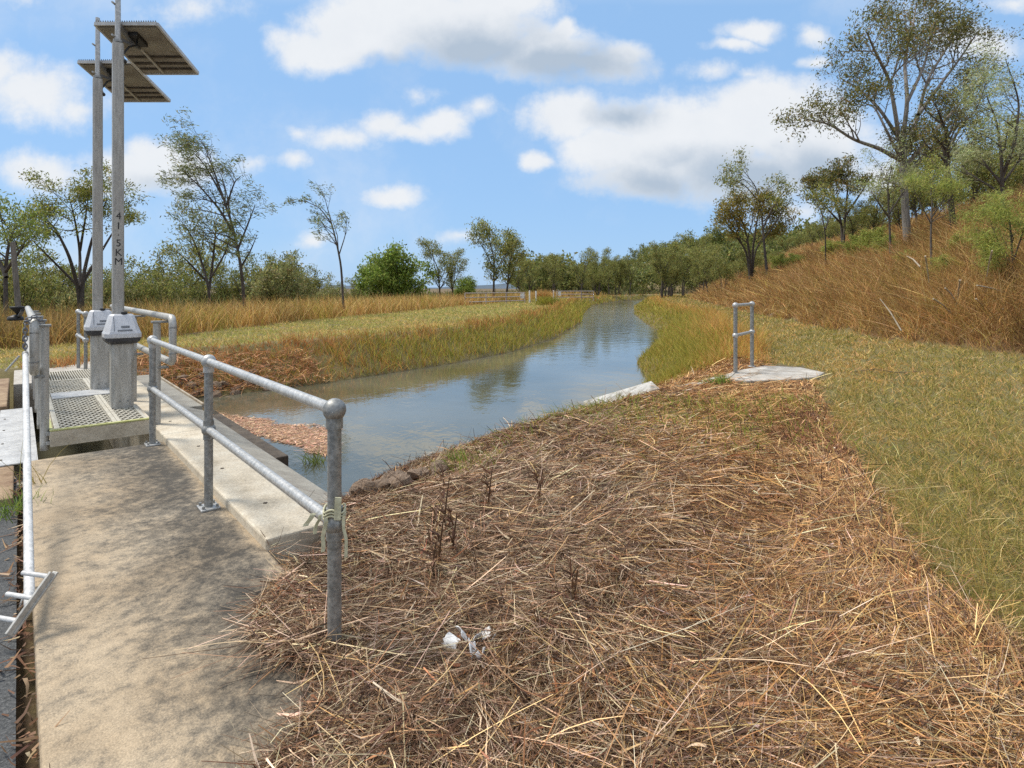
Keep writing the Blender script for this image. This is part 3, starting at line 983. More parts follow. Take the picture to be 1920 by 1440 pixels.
px_tree('gum_tree', 1790, 30, [
    ([(1780, 350), (1772, 290), (1775, 240)], .16, .08),
    ([(1773, 290), (1800, 240), (1835, 200), (1850, 150)], .07, .02),
    ([(1775, 250), (1760, 210), (1750, 190)], .06, .02),
    ([(1776, 300), (1810, 275), (1850, 250)], .06, .02)],
    LF(20, 0.46, 0.166, 0.0497, DARK, [4, 3, 3, 1.6, 1.4], droop=.4), 'slender dark trunked gum just right of the tallest tree', seed=4,
    sub=dict(levels=2, nb=(7, 4), ratio=(.4, .42), up=.2))
# windswept trees on the left
WINDY = [(.09, .11, .04), (.14, .145, .06), (.055, .07, .028), (.17, .15, .07)]
px_tree('casuarina_tree', 462, 27, [
    ([(452, 500), (438, 430), (415, 360), (395, 305), (382, 272)], .085, .015),
    ([(440, 440), (410, 390), (375, 350), (340, 318)], .07, .015),
    ([(445, 470), (465, 420), (478, 385)], .06, .015),
    ([(425, 385), (440, 340), (452, 330)], .05, .012),
    ([(418, 370), (385, 310), (362, 285)], .05, .012),
    ([(452, 500), (470, 470), (482, 440)], .05, .012)],
    LF(20, 0.313, 0.181, 0.0331, WINDY, [4, 3, 3, 1], droop=.1, wind=(-.7, 0, .5), flat=.6),
    'tall windswept tree leaning left beyond the mown strip', seed=5, jit=.35, sub=dict(levels=2, nb=(12, 4), ratio=(.27, .62), start=.22, up=.15, spread=.9, wind=-.4))
px_tree('casuarina_tree', 645, 31, [
    ([(640, 500), (630, 450), (618, 405), (610, 375)], .07, .015),
    ([(622, 420), (600, 390), (575, 378), (560, 376)], .035, .01),
    ([(635, 480), (648, 440), (650, 410)], .035, .01),
    ([(632, 460), (618, 440), (605, 420)], .03, .01)],
    LF(10, 0.239, 0.166, 0.0373, WINDY, [4, 3, 3, 1], droop=.1, wind=(-.6, 0, .4), flat=.6),
    'thin sparse sapling bent by wind standing alone against the sky', seed=6, jit=.3, sub=dict(levels=2, nb=(8, 3), ratio=(.26, .4), start=.35, up=.15, spread=.6, wind=-.3))
# umbrella crowned tree on the far left
px_tree('umbrella_tree', 152, 33, [
    ([(148, 545), (130, 480), (105, 430), (85, 410)], .14, .025),
    ([None, (150, 530), (150, 470), (140, 410), (132, 378)], .13, .025),
    ([None, (155, 520), (172, 450), (190, 400), (200, 375)], .13, .025),
    ([(152, 535), (185, 480), (215, 430), (232, 405)], .1, .02),
    ([(150, 540), (115, 505), (80, 470), (62, 452)], .08, .02),
    ([(150, 470), (160, 410), (165, 372)], .08, .02)],
    LF(25, 0.46, 0.181, 0.0538, [(.11, .125, .035), (.16, .16, .05), (.07, .08, .028), (.21, .18, .06)], [4, 3, 3, 1.3], droop=.25, flat=.5),
    'umbrella shaped tree with many slender stems at the far left', seed=7, jit=.9, sub=dict(levels=2, nb=(6, 5), ratio=(.3, .42), start=.62, up=.3, spread=.85))
px_tree('gum_tree', 12, 24, [([(10, 500), (18, 450), (30, 425)], .1, .02), ([(12, 520), (-10, 470), (-20, 430)], .08, .02), ([(10, 510), (38, 470), (50, 445)], .07, .02)],
    LF(25, 0.46, 0.166, 0.0538, [(.12, .15, .04), (.08, .10, .03), (.17, .19, .06)], [3, 3, 2]), 'green tree cut off by the left edge behind the leaning post', seed=8, sub=dict(levels=2, nb=(6, 4), ratio=(.4, .45), start=.3))
px_tree('gum_tree', 395, 31, [([(392, 540), (375, 480), (358, 440), (345, 420)], .09, .02), ([(392, 545), (400, 480), (405, 430), (402, 415)], .08, .02), ([(390, 530), (352, 490), (330, 470)], .06, .02), ([(396, 520), (425, 470), (430, 445)], .06, .02)],
    LF(14, 0.414, 0.181, 0.0497, EUC, EUCW), 'low spreading gum just left of the windswept tree', seed=9, sub=dict(levels=2, nb=(6, 4), ratio=(.34, .42), start=.35))
# trees on the crest of the hill
px_tree('gum_tree', 1440, 52, [([(1432, 450), (1428, 400), (1418, 350), (1392, 318)], .14, .02), ([(1430, 430), (1450, 385), (1470, 360)], .09, .02), ([(1426, 380), (1395, 345), (1368, 335)], .06, .02), ([(1432, 450), (1465, 400), (1482, 375)], .07, .02)],
    LF(16, 0.57, 0.272, 0.0828, EUC, EUCW, wind=(-.3, 0, .1)), 'ragged topped gum rising over a rounded tree at the foot of the hill', seed=12, sub=dict(levels=2, nb=(7, 4), ratio=(.3, .42), start=.4))
px_tree('round_tree', 1408, 55, [([(1405, 470), (1395, 420), (1380, 395)], .16, .03), ([None, (1412, 460), (1420, 410), (1425, 385)], .14, .03), ([None, (1400, 470), (1370, 430), (1358, 410)], .12, .03), ([None, (1415, 470), (1440, 430), (1452, 410)], .1, .03)],
    LF(26, 0.644, 0.287, 0.0911, [(.13, .115, .035), (.17, .145, .045), (.085, .08, .027), (.20, .15, .06)], [4, 3, 3, 2]), 'rounded olive brown tree with several stems beside the ragged gum', seed=13, sub=dict(levels=2, nb=(6, 5), ratio=(.4, .45), start=.35))
px_tree('flat_tree', 1580, 46, [([(1578, 420), (1565, 370), (1545, 335)], .13, .03), ([None, (1585, 400), (1590, 350), (1585, 325)], .12, .03), ([(1582, 410), (1612, 365), (1628, 340)], .1, .03), ([(1578, 420), (1540, 380), (1515, 350)], .08, .02)],
    LF(20, 0.552, 0.257, 0.0745, DARK, [4, 3, 3, 2, 1.4], flat=.5), 'flat topped dark tree on the crest left of the tall gum', seed=14, sub=dict(levels=2, nb=(6, 5), ratio=(.32, .42), start=.5, up=.3))
px_tree('gum_tree', 1548, 40, [([(1548, 440), (1540, 395), (1525, 372)], .06, .015), ([(1548, 430), (1560, 395), (1566, 380)], .04, .012)],
    LF(14, 0.414, 0.212, 0.0662), 'spindly nearly bare sapling before the flat topped tree', seed=15, sub=dict(levels=2, nb=(6, 3), ratio=(.4, .4)))
# feathery wattles on the slope
WAT = [(.17, .20, .055), (.22, .24, .075), (.11, .14, .045), (.26, .25, .09)]
SILV = [(.22, .24, .17), (.30, .32, .24), (.15, .17, .10), (.18, .21, .09)]
px_tree('wattle_tree', 1903, 17, [([(1900, 500), (1895, 430), (1890, 390)], .045, .012), ([(1900, 520), (1870, 450), (1855, 410)], .025, .008), ([(1900, 490), (1920, 430), (1925, 395)], .025, .008), ([(1901, 530), (1880, 500), (1862, 480)], .02, .008)],
    LF(43, 0.239, 0.129, 0.0132, WAT, [4, 3, 3, 2], droop=.35, wind=(-.4, 0, 0)), 'feathery bright green wattle sapling at the right edge', seed=16, jit=.2, sub=dict(levels=2, nb=(8, 4), ratio=(.4, .45), start=.25, min_r=.005))
px_tree('wattle_tree', 1748, 22, [([(1745, 440), (1748, 380), (1744, 335)], .05, .012), ([(1746, 420), (1720, 370), (1712, 350)], .025, .008), ([(1746, 410), (1775, 365), (1785, 350)], .025, .008)],
    LF(29, 0.258, 0.136, 0.0166, WAT, [4, 3, 3, 2], droop=.35, wind=(-.3, 0, 0)), 'slim wattle sapling in front of the tall gum', seed=17, jit=.2, sub=dict(levels=2, nb=(7, 4), ratio=(.34, .45), start=.4, min_r=.006))
px_tree('wattle_tree', 1885, 26, [([(1880, 380), (1878, 300), (1870, 230), (1850, 180)], .11, .02), ([(1880, 330), (1905, 260), (1912, 190), (1885, 110)], .08, .015), ([(1880, 350), (1850, 310), (1835, 290)], .06, .012), ([(1882, 340), (1920, 290), (1940, 250)], .06, .012)],
    LF(26, 0.386, 0.197, 0.0248, SILV, [3, 3, 3, 3], droop=.4, wind=(-.5, 0, .1)), 'tall silvery feathery wattle at the upper right edge', seed=18, jit=.4, sub=dict(levels=2, nb=(8, 5), ratio=(.3, .45), start=.25, wind=-.2))
px_tree('wattle_tree', 1670, 30, [([(1668, 420), (1664, 350), (1672, 310)], .07, .015), ([(1668, 410), (1640, 370), (1630, 350)], .04, .012), ([(1668, 400), (1700, 350), (1712, 330)], .04, .012)],
    LF(22, 0.368, 0.181, 0.0232, SILV, [3, 2, 3, 4], droop=.35, wind=(-.4, 0, 0)), 'pale feathery wattle against the trunk of the tall gum', seed=19, jit=.3, sub=dict(levels=2, nb=(7, 4), ratio=(.36, .45), start=.3))


# prototypes for the woods, then copies
def proto(name, kind, H, seed, label, group, leaf, bark='bark'):
    r = rg(seed); main = []
    if kind == 'gum':
        th = curve((0, 0, 0), (.05, 0, 1), H * .5, r, 6, .05, .1); main.append((th, np.linspace(H * .016, H * .010, len(th))))
        for k in range(4):
            a = k * PI / 2 + r.uniform(-.5, .5); i = 3 + k % 4
            c = curve(th[min(i, len(th) - 1)], (math.cos(a) * .55, math.sin(a) * .55, 1), H * r.uniform(.38, .55), r, 6, .09, .2)
            main.append((c, np.linspace(H * .008, H * .002, len(c))))
        sub = dict(levels=2, nb=(6, 4), ratio=(.34, .42), start=.45)
    elif kind == 'vase':
        for k in range(6):
            a = k * PI / 3 + r.uniform(-.4, .4); s = r.uniform(.35, .7)
            c = curve((0, 0, 0), (math.cos(a) * s, math.sin(a) * s, 1), H * r.uniform(.7, .95), r, 7, .07, .1)
            main.append((c, np.linspace(H * .010, H * .002, len(c))))
        sub = dict(levels=2, nb=(5, 4), ratio=(.3, .42), start=.45)
    else:
        for k in range(9):
            a = k * PI * 2 / 9 + r.uniform(-.4, .4); s = r.uniform(.2, 1.0)
            c = curve((0, 0, 0), (math.cos(a) * s, math.sin(a) * s, 1), H * r.uniform(.6, .9), r, 6, .12, .1)
            main.append((c, np.linspace(H * .008, H * .002, len(c))))
        sub = dict(levels=2, nb=(5, 4), ratio=(.35, .45), start=.2)
    root = make_tree(name, (0, 0, 0), main, leaf, label, 'tree' if kind != 'bush' else 'shrub', group, bark, sub, seed)
    return root


PROTO_LOC = []
GA = 'gum trees in the woods'
pr_gum = proto('woodland_tree', 'gum', 10, 41, 'slim olive gum tree in the woods beyond the grass', GA, LF(12, 0.57, 0.302, 0.0911))
pr_gum2 = proto('woodland_tree', 'gum', 10, 42, 'slim olive gum tree in the woods beyond the grass', GA, LF(14, 0.644, 0.318, 0.0994, EUC, [3, 3, 2, 1, 2]))
pr_vase = proto('spreading_tree', 'vase', 7, 43, 'spreading many stemmed tree in the woods beyond the grass', 'spreading trees in the woods', LF(15, 0.552, 0.287, 0.0828))
pr_bush = proto('dense_shrub', 'bush', 4, 44, 'dense grey green shrub below the trees beyond the grass', 'shrubs beyond the grass', LF(19, 0.46, 0.242, 0.0787, [(.13, .14, .065), (.17, .17, .085), (.09, .10, .05), (.19, .16, .09)], [4, 3, 3, 2]))
pr_green = proto('leafy_tree', 'bush', 6, 45, 'dense leafy bright green tree beside the golden grass', None, LF(23, 0.57, 0.272, 0.116, [(.11, .155, .035), (.15, .20, .05), (.075, .105, .027), (.19, .22, .07)], [4, 3, 3, 1.5]))
pr_seed = proto('wattle_seedling', 'bush', 2.0, 46, 'low green wattle seedling growing in the russet hillside grass', 'wattle seedlings on the hill', LF(25, 0.221, 0.151, 0.0248, WAT, [4, 3, 3, 2], droop=.3))
placed = set()


def put(p, px, d, h, ref, label=None, rot=None, dx=0.0):
    while canal_dist(np.array([(px - CX) / F * d]), np.array([float(d)]))[0] < 2.5: px += 4
    f = foot(px, d, .15)
    rot = random.uniform(0, 2 * PI) if rot is None else rot
    s = h / ref
    if p.name not in placed:
        placed.add(p.name)
        p.location = f; p.rotation_euler = (0, 0, rot); p.scale = (s,) * 3
        if label: p['label'] = label
        return p
    return copy_tree(p, f, label, rot, s)


def top(py, d, px):
    """height of a tree whose top shows at row py"""
    return EYE + (HY - py) / F * d - foot(px, d)[2]


# named single trees, middle distance
put(pr_green, 748, 58, top(470, 58, 748), 5.4)
put(pr_green, 722, 61, top(490, 61, 722), 5.4, 'smaller leafy green tree at the left of the bright green clump')
put(pr_green, 872, 66, top(522, 66, 872), 5.4, 'low round green bush between two gums in mid picture')
put(pr_gum, 825, 60, top(452, 60, 825), 9.3, 'lanky gum rising out of the bright green clump')
put(pr_gum, 850, 62, top(468, 62, 850), 9.3, 'second lanky gum close right of the bright green clump')
put(pr_gum2, 925, 62, top(418, 62, 925), 9.3, 'tallest gum behind the left gate in mid picture')
put(pr_gum2, 948, 66, top(440, 66, 948), 9.3, 'gum just right of the tallest one behind the left gate')
put(pr_gum2, 975, 78, top(482, 78, 975), 9.3, 'bushy gum behind the pair of white gate posts')
rr = random.Random(77)
# woods behind the gates, about eighty to a hundred and forty metres off
for i in range(34):
    px = 990 + i * 9.3 + rr.uniform(-6, 6); d = rr.uniform(92, 135)
    tp = 492 - 22 * (px - 990) / 310 + rr.uniform(-16, 20)
    put(rr.choice([pr_gum, pr_gum2, pr_gum, pr_vase]), px, d, top(tp, d, px), 9.3)
for px, tp in [(1090, 474), (1136, 472), (1210, 486), (1036, 480)]:
    put(pr_gum, px, 88, top(tp, 88, px), 9.3)
# left woods
for i in range(24):
    px = -20 + i * 27 + rr.uniform(-14, 14); d = rr.uniform(34, 62)
    put(pr_bush, px, d, rr.uniform(1.6, 3.9), 3.7)
for px, tp, d in [(60, 470, 42), (95, 500, 45), (255, 505, 40), (290, 500, 44), (330, 450, 46), (480, 470, 44), (505, 488, 46), (575, 492, 44), (545, 508, 50), (435, 500, 45), (340, 510, 40), (610, 520, 55), (668, 522, 70), (200, 500, 48), (20, 480, 34)]:
    put(pr_vase, px, d, top(tp, d, px), 6.6)
# crest of the hill on the right
for i in range(27):
    px = 1310 + i * 24 + rr.uniform(-9, 9); d = rr.uniform(54, 85) if px < 1560 else rr.uniform(40, 66)
    tp = np.interp(px, [1300, 1400, 1500, 1600, 1700, 1800, 1930], [462, 440, 405, 365, 330, 290, 250]) + rr.uniform(-10, 55)
    hh = max(2.5, top(tp, d, px))
    put(rr.choice([pr_gum, pr_vase, pr_gum2, pr_vase]), px, d, hh, 9.3 if hh > 7 else 7.5)


# green saplings and shrubs scattered on the slope
WL = 'low green wattle seedling growing in the russet hillside grass'
for i, (px, d, h) in enumerate([(1800, 24, 1.1), (1660, 33, 1.5), (1610, 38, 1.8), (1770, 21, 1.1), (1560, 46, 1.8), (1490, 52, 1.7), (1460, 56, 2.0), (1700, 27, 1.0), (1640, 36, 2.0)]):
    put(pr_seed, px, d, h, 1.9)
for i in range(8):
    px = 1600 + i * 44 + rr.uniform(-9, 9); d = rr.uniform(36, 50)
    tp = np.interp(px, [1600, 1700, 1800, 1950], [345, 315, 265, 225]) + rr.uniform(-5, 60)
    put(rr.choice([pr_gum2, pr_vase, pr_gum]), px, d, max(2.5, top(tp, d, px)), 8.6)
# the wooded hill far ahead
def build_far_wood():
    r = rg(51); V, Q, C, n = [], [], [], 0
    cnt = 0
    for _ in range(3000):
        th = math.radians(r.uniform(1, 42)); d = r.uniform(110, 480)
        x, y = math.tan(th) * d, d
        if x < float(xat(LEFTB, np.array([y]))[0]) + 6 and r.random() < .5: continue
        if canal_dist(np.array([x]), np.array([y]))[0] < 9: continue
        cnt += 1
        if cnt > 1500: break
        h = r.uniform(6, 11); z = float(height(np.array([x]), np.array([y]))[0])
        k = 6; cent = np.array([x, y, z + h * .62]) + r.standard_normal((k, 3)) * np.array([1.7, 1.7, h * .17])
        v, q, c = leaf_cloud(cent, r, 50, 1.5, .8, .42, [(.085, .10, .035), (.12, .13, .045), (.05, .062, .025), (.15, .145, .055)], [4, 3, 3, 2], droop=.2)
        V.append(v); Q.append(q + n); C.append(c); n += len(v)
    me = arr_mesh('far_woodland', np.concatenate(V), np.concatenate(Q), np.concatenate(C), M['leaf'])
    tag(link('far_woodland', me), 'olive green woodland covering the distant hill', 'woodland', kind='stuff')


build_far_wood()

# pale fallen sticks in the hill grass
def build_sticks():
    r = rg(61)
    lab = 'pale dead stick tangled in the russet hill grass'
    spots = [((1820, 640), (1920, 575)), ((1735, 480), (1742, 530)), ((1800, 525), (1796, 560)), ((1832, 535), (1895, 555)), ((1772, 540), (1795, 570)),
             ((1750, 560), (1785, 590)), ((1830, 560), (1850, 610)), ((1880, 580), (1890, 620)), ((1445, 590), (1500, 598)), ((1690, 620), (1650, 560)), ((1725, 500), (1700, 480)), ((1860, 470), (1850, 520))]
    for i, (a, b) in enumerate(spots):
        d = 15.2 if i not in (8,) else 30
        A, B = at(a[0], a[1], d - .1), at(b[0], b[1], d + .5)
        for P_ in (A, B):
            gz = float(height(np.array([P_.x]), np.array([P_.y]))[0])
            P_.z = max(P_.z, gz + .05)
        mid = (A + B) / 2 + Vector((0, 0, .05))
        o = MB().tube([A, mid, B], [.02, .017, .008], 7).build('dead_stick', M['stick'])
        tag(o, 'long pale pair of dead sticks sloping at the right edge' if i == 0 else ('bleached stick lying where the hill meets the mown strip' if i == 8 else lab), 'stick', 'dead sticks on the hillside')
    spots[0]


build_sticks()

# ------------------------------------------------------------------ the walkway
slab = MB().prism([(p[0], p[1]) for p in SLAB][::-1], -.15, 0.0)
o = slab.build('walkway', M['slab'], None, .012, loc=W(0, 0, 0))
tag(o, kind='structure')
road = MB().prism([tuple(W(a, b)[:2]) for a, b in [(-12, -1.0), (4.05, -1.0), (4.05, -7), (-12, -7)]], -.11, -.05)
tag(road.build('road', M['asphalt']), kind='structure')


def leaf_gap():
    r = rg(71); n = 360
    u = r.uniform(-1.2, 4.0, n); v = -.975 + .035 * r.standard_normal(n)
    pos = np.array([tuple(W(a, b, -.045)) for a, b in zip(u, v)]); pos[:, 2] += r.random(n) * .02
    hd = r.random(n) * 2 * PI; a = unit(np.stack([np.cos(hd), np.sin(hd), .2 * r.standard_normal(n)], -1))
    acc = Acc(); acc.add(strips(pos, a, .4 * r.standard_normal((n, 3)), r.uniform(.03, .11, n), r.uniform(.006, .016, n), palette(r, n, [(.15, .095, .065), (.22, .145, .095), (.10, .065, .045), (.36, .29, .21)], [3, 2, 3, 1]), 2, .8, unit(np.cross(a, np.array([[0, 0, 1.]])) + .4 * r.standard_normal((n, 3)))))
    tag(link('leaf_litter', acc.mesh('leaf_litter', M['straw'])), 'dead leaves and twigs along the joint between asphalt and slab', 'leaf litter', kind='stuff')


leaf_gap()


def tuft(name, px, py, label, m=90, h=.16, s=.08, cols=[(.13, .22, .04), (.19, .27, .06), (.09, .15, .03)], z=0.0, seed=1):
    r = rg(seed); gx, gy = G(px, py, z)
    x = gx + s * r.standard_normal(m); y = gy + s * r.standard_normal(m)
    a, b = upright(r, m, .6, .7)
    zz = np.full(m, z)
    acc = Acc(); acc.add(strips(np.stack([x - gx, y - gy, zz - z], -1), a, b, r.uniform(.4, 1.2, m) * h, np.maximum(.005, .0012 * y), palette(r, m, cols, [3, 2, 2]), 3, .9, facing_side(r, a)))
    return tag(link(name, acc.mesh(name, M['blade']), None, (gx, gy, z)), label, 'plant')


tuft('grass_tuft', 22, 962, 'bright green grass tuft growing at the asphalt edge', 130, .17, .09, z=-.05, seed=2)
tuft('grass_tuft', 1352, 722, 'small bright green tuft in front of the concrete pad', 140, .2, .1, seed=3)
tuft('grass_tuft', 855, 862, 'little green weed on the crest of the near bank', 50, .14, .04, z=-.05, seed=4)
tuft('grass_tuft', 70, 905, 'wispy grass stems rising over the white pipe', 14, .32, .05, [(.22, .22, .08), (.16, .15, .06), (.3, .26, .12)], seed=5)
tuft('water_weed', 590, 868, 'small leafy weed growing out of the water beside the timber', 60, .22, .07, [(.17, .23, .05), (.22, .27, .08), (.12, .16, .04)], z=-.9, seed=6)

# concrete beams beside the slab
for (u0, u1) in ((1.16, 3.02), (3.03, 4.9), (4.91, 6.8), (6.81, 9.9)):
    pass
bm = thing('concrete_beam', W(1.16, .26, 0), 'long flat pale concrete beam running beside the handrail', 'beam')
bl = MB()
for a, b_ in ((1.16, 4.30), (4.306, 6.2), (6.206, 8.1), (8.106, 10.3)):
    bl.box(a, b_, .09, .44, -.9, .062)
bl.build('beam_body', M['beam'], bm, .012)
for k, (u, v) in enumerate([(1.75, .27), (2.75, .25), (3.6, .26), (4.9, .26), (5.9, .27)]):
    MB().tube([W(u, v, .055), W(u, v, .066)], .014, 10).build('lifting_socket', M['timber'], bm)
lb = MB().hexa([W(1.8, .452, -.95), W(1.8, .93, -.95), W(6.5, .93, -.95), W(6.5, .452, -.95)], [W(1.8, .452, .01), W(1.8, .93, -.16), W(6.5, .93, -.16), W(6.5, .452, .01)])
tag(lb.build('concrete_ledge', M['beam_grey'], None, .01, loc=W(1.8, .7, -.2)), 'greyer sloping concrete ledge between the long beam and the water', 'ledge')
tag(MB().box(6.52, 10.3, .452, .93, -.95, -.10).build('concrete_block', M['beam_grey'], None, .01, loc=W(6.5, .7, -.2)), 'far concrete block beyond the sloping ledge', 'ledge')
tb = MB().box(3.85, 6.5, .96, 1.16, -1.0, -.24)
tag(tb.build('timber_baulk', M['timber'], None, .012, loc=W(3.85, 1.06, -.3)), 'dark wet timber baulk at the waterline by the concrete ledge', 'timber')
# slatted trash rack
rk = thing('trash_rack', W(6.6, .95, 0), 'brown slatted trash rack sloping into the water at the far bank', 'rack')
sl = MB()
for i in range(34):
    u = 6.62 + i * .108
    sl.bar(W(u, .95, -.10), W(u, 1.55, -.62), .028, .045)
sl.build('slat', M['stick'], rk)
MB().bar(W(6.55, .945, -.095), W(10.3, .945, -.095), .025, .03).build('top_bar', M['stick'], rk)
# abutment walls under the platform
ab = MB().box(4.05, 4.27, -1.0, .085, -1.2, -.16)
tag(ab.build('abutment_wall', M['beam_grey'], None, 0, loc=W(4.1, 0, -.5)), 'dark concrete abutment below the end of the slab', 'wall')
wl = MB().box(7.4, 10.4, -1.42, -1.1, -1.2, .02)
tag(wl.build('wing_wall', M['tan_wall'], None, .015, loc=W(7.4, -1.2, -.5)), 'tan earth stained concrete wing wall left of the walkway', 'wall')
pl = MB().hexa([W(4.3, -1.16, -.02), W(4.3, -.86, -.02), W(7.3, -.86, -.02), W(7.3, -1.16, -.02)], [W(4.3, -1.16, -.01), W(4.3, -.86, -.01), W(7.3, -.86, -.01), W(7.3, -1.16, -.01)])
pt = thing('cover_plate', W(4.3, -1.0, 0), 'pale metal cover plate lying left of the railing posts', 'plate')
pl.build('plate', M['plate'], pt)
for u in (4.5, 5.2, 5.9, 6.6):
    MB().ball(W(u, -1.11, -.008), .012, 8, 6, .5).build('bolt', M['timber'], pt)
kb = MB().box(3.2, 4.2, -1.12, -1.02, -.2, .0)
tag(kb.build('timber_edging', M['tan_wall'], None, .01, loc=W(3.2, -1.05, 0)), 'short brown weathered edging between asphalt and slab', 'edging')

# ------------------------------------------------------------------ ball jointed handrail along the slab
RZ, MZ = 1.0, .535
posts = [W(0, 0), W(2.08, 0), W(4.20, -.01)]
hr = thing('handrail', W(0, 0, 0), 'grey galvanised ball jointed handrail along the slab', 'handrail')
for i, p in enumerate(posts):
    b = MB().tube([(p.x, p.y, .0), (p.x, p.y, RZ)], .028, 20).build('post', M['galv'], hr)
    bp = MB()
    q = [(-.07, -.06), (-.07, .06), (.07, .06), (.07, -.06)]
    bp.hexa([p + Vector((UX * a + VX * c, UY * a + VY * c, .0005)) for a, c in q], [p + Vector((UX * a + VX * c, UY * a + VY * c, .014)) for a, c in q])
    bp.build('base_plate', M['galv_light'], b, .003)
    for a, c in ((-.05, -.042), (.05, .042), (-.05, .042), (.05, -.042)):
        MB().tube([p + Vector((UX * a + VX * c, UY * a + VY * c, .013)), p + Vector((UX * a + VX * c, UY * a + VY * c, .032))], .010, 6).build('bolt', M['galv'], b)
    MB().ball((p.x, p.y, RZ), .047, 20, 14).tube([(p.x, p.y, RZ - .075), (p.x, p.y, RZ - .03)], .034, 18).build('ball_joint', M['galv_light'] if i else M['galv'], b)
    MB().ball((p.x, p.y, MZ), .045, 20, 12).tube([(p.x, p.y, MZ - .065), (p.x, p.y, MZ + .065)], .034, 18).build('ball_joint', M['galv'], b)
for z in (RZ, MZ):
    for a, b in ((0, 1), (1, 2)):
        A, B = posts[a].copy(), posts[b].copy(); A.z = B.z = z
        MB().tube([A, B], .024, 20).build('rail', M['galv_light'], hr)
# tape tied round the end post
tp = thing('tie_tape', W(0, 0, MZ), 'frayed pale yellow tape knotted round the handrail end post', 'tape')
t1 = MB()
rng = random.Random(4)
for k in range(3):
    pts = [Vector((O[0] + .043 * math.cos(a), O[1] + .043 * math.sin(a), MZ + .035 + .012 * k + .01 * math.sin(3 * a))) for a in np.linspace(0, 2 * PI, 26)]
    t1.tube(pts, .0045, 6)
t1.build('knot', M['tape'], tp)
t2 = MB()
for dx, dy, L, w in ((-.048, -.02, .06, .012), (-.02, -.048, .12, .013), (.042, -.03, .15, .010), (-.075, -.005, .035, .02)):
    a = Vector((O[0] + dx, O[1] + dy, MZ + .04))
    prev = None; vs = []; fs = []
    for k in range(6):
        c = a + Vector((dx * .5 * k / 5 + .004 * math.sin(k * 1.9 + dx * 40), -.02 * k / 5, -L * k / 5 + .01 * math.sin(k)))
        vs += [c + Vector((-w / 2, 0, 0)), c + Vector((w / 2, .008, 0))]
        if k: fs.append((2 * k - 2, 2 * k - 1, 2 * k + 1, 2 * k))
    t2.add(vs, fs)
o = t2.build('loose_end', M['tape'], tp); s = o.modifiers.new('s', 'SOLIDIFY'); s.thickness = .002
MB().bar((O[0] + .025, O[1] - .045, MZ + .03), (O[0] + .028, O[1] - .042, MZ + .12), .026, .006, Vector((0, 1, 0))).build('tag', M['tape'], tp)

# ------------------------------------------------------------------ platform with gratings
ZP = .15
U0, U1, V0, V1 = 4.75, 9.8, -.76, .07
pf = thing('walkway_platform', W(U0, -.35, 0), 'raised metal walkway platform with mesh gratings over the canal', 'platform')
fr = MB().box(U0, U0 + .03, V0, V1, -.01, ZP - .012)
fr.box(U1 - .03, U1, V0, V1, -.01, ZP - .012)
fr.box(U0 + .03, U1 - .03, V0, V0 + .03, -.01, ZP - .012); fr.box(U0 + .03, U1 - .03, V1 - .03, V1, -.01, ZP - .012)
fr.build('side_frame', M['beam'], pf, .004)
MB().box(U0 - .004, U0 + .045, V0 - .004, V1 + .004, ZP - .0115, ZP + .004).box(U0 + .047, U0 + .6, V0 - .004, V0 + .02, ZP - .0115, ZP + .003).build('yellow_nosing', M['yellow'], pf, .003)
ribs = MB()
ribs.box(U0 + .05, 6.74, -.26, -.225, -.02, ZP); ribs.box(U0 + .05, 6.74, -.221, -.19, -.02, ZP)
ribs.box(7.22, 8.48, -.26, -.225, -.02, ZP); ribs.box(7.22, 8.48, -.221, -.19, -.02, ZP)
ribs.box(U0 + .05, U1 - .04, V0 + .032, V0 + .075, -.02, ZP - .001); ribs.box(U0 + .05, U1 - .04, V1 - .06, V1 - .032, -.02, ZP - .001)
ribs.box(8.485, 8.54, V0 + .08, V1 - .07, -.02, ZP)
ribs.build('cross_bar', M['mesh'], pf, .003)
MB().box(6.745, 7.215, V0 + .08, V1 - .065, ZP - .01, ZP + .006).build('tread_plate', M['plate'], pf, .003)


def expanded(u0, u1, v0, v1, du=.15, dv=.062):
    g = MB(); sl = dv / du
    for sgn in (1, -1):
        k = -int((u1 - u0) / du) - 2
        while k * dv < (v1 - v0) + (u1 - u0) * sl + dv:
            # line v = v0 + k dv + sgn*sl*(u-u0)
            c = v0 + k * dv if sgn > 0 else v0 + k * dv
            ua, ub = u0, u1
            va, vb = c, c + sgn * sl * (u1 - u0)
            lo, hi = (ua, ub)
            # clip in v
            def u_at(v): return u0 + (v - c) / (sgn * sl)
            e = sorted((u_at(v0), u_at(v1)))
            lo, hi = max(lo, e[0]), min(hi, e[1])
            if hi - lo > .01:
                g.bar(W(lo, c + sgn * sl * (lo - u0), ZP - .02 + .0007 * sgn), W(hi, c + sgn * sl * (hi - u0), ZP - .02 + .0007 * sgn), .013, .022)
            k += 1
    return g


expanded(U0 + .05, 6.74, V0 + .075, -.26).build('mesh_grating', M['mesh'], pf)
expanded(U0 + .05, 6.74, -.19, V1 - .06).build('mesh_grating', M['mesh'], pf)
expanded(7.22, 8.48, V0 + .075, -.26).build('mesh_grating', M['mesh'], pf)
expanded(7.22, 8.48, -.19, V1 - .06).build('mesh_grating', M['mesh'], pf)
g = MB()
for i in range(22):
    v = V0 + .09 + i * .031
    if v < V1 - .08: g.bar(W(8.55, v, ZP - .02), W(9.74, v, ZP - .02), .011, .03)
g.build('bar_grating', M['mesh'], pf)


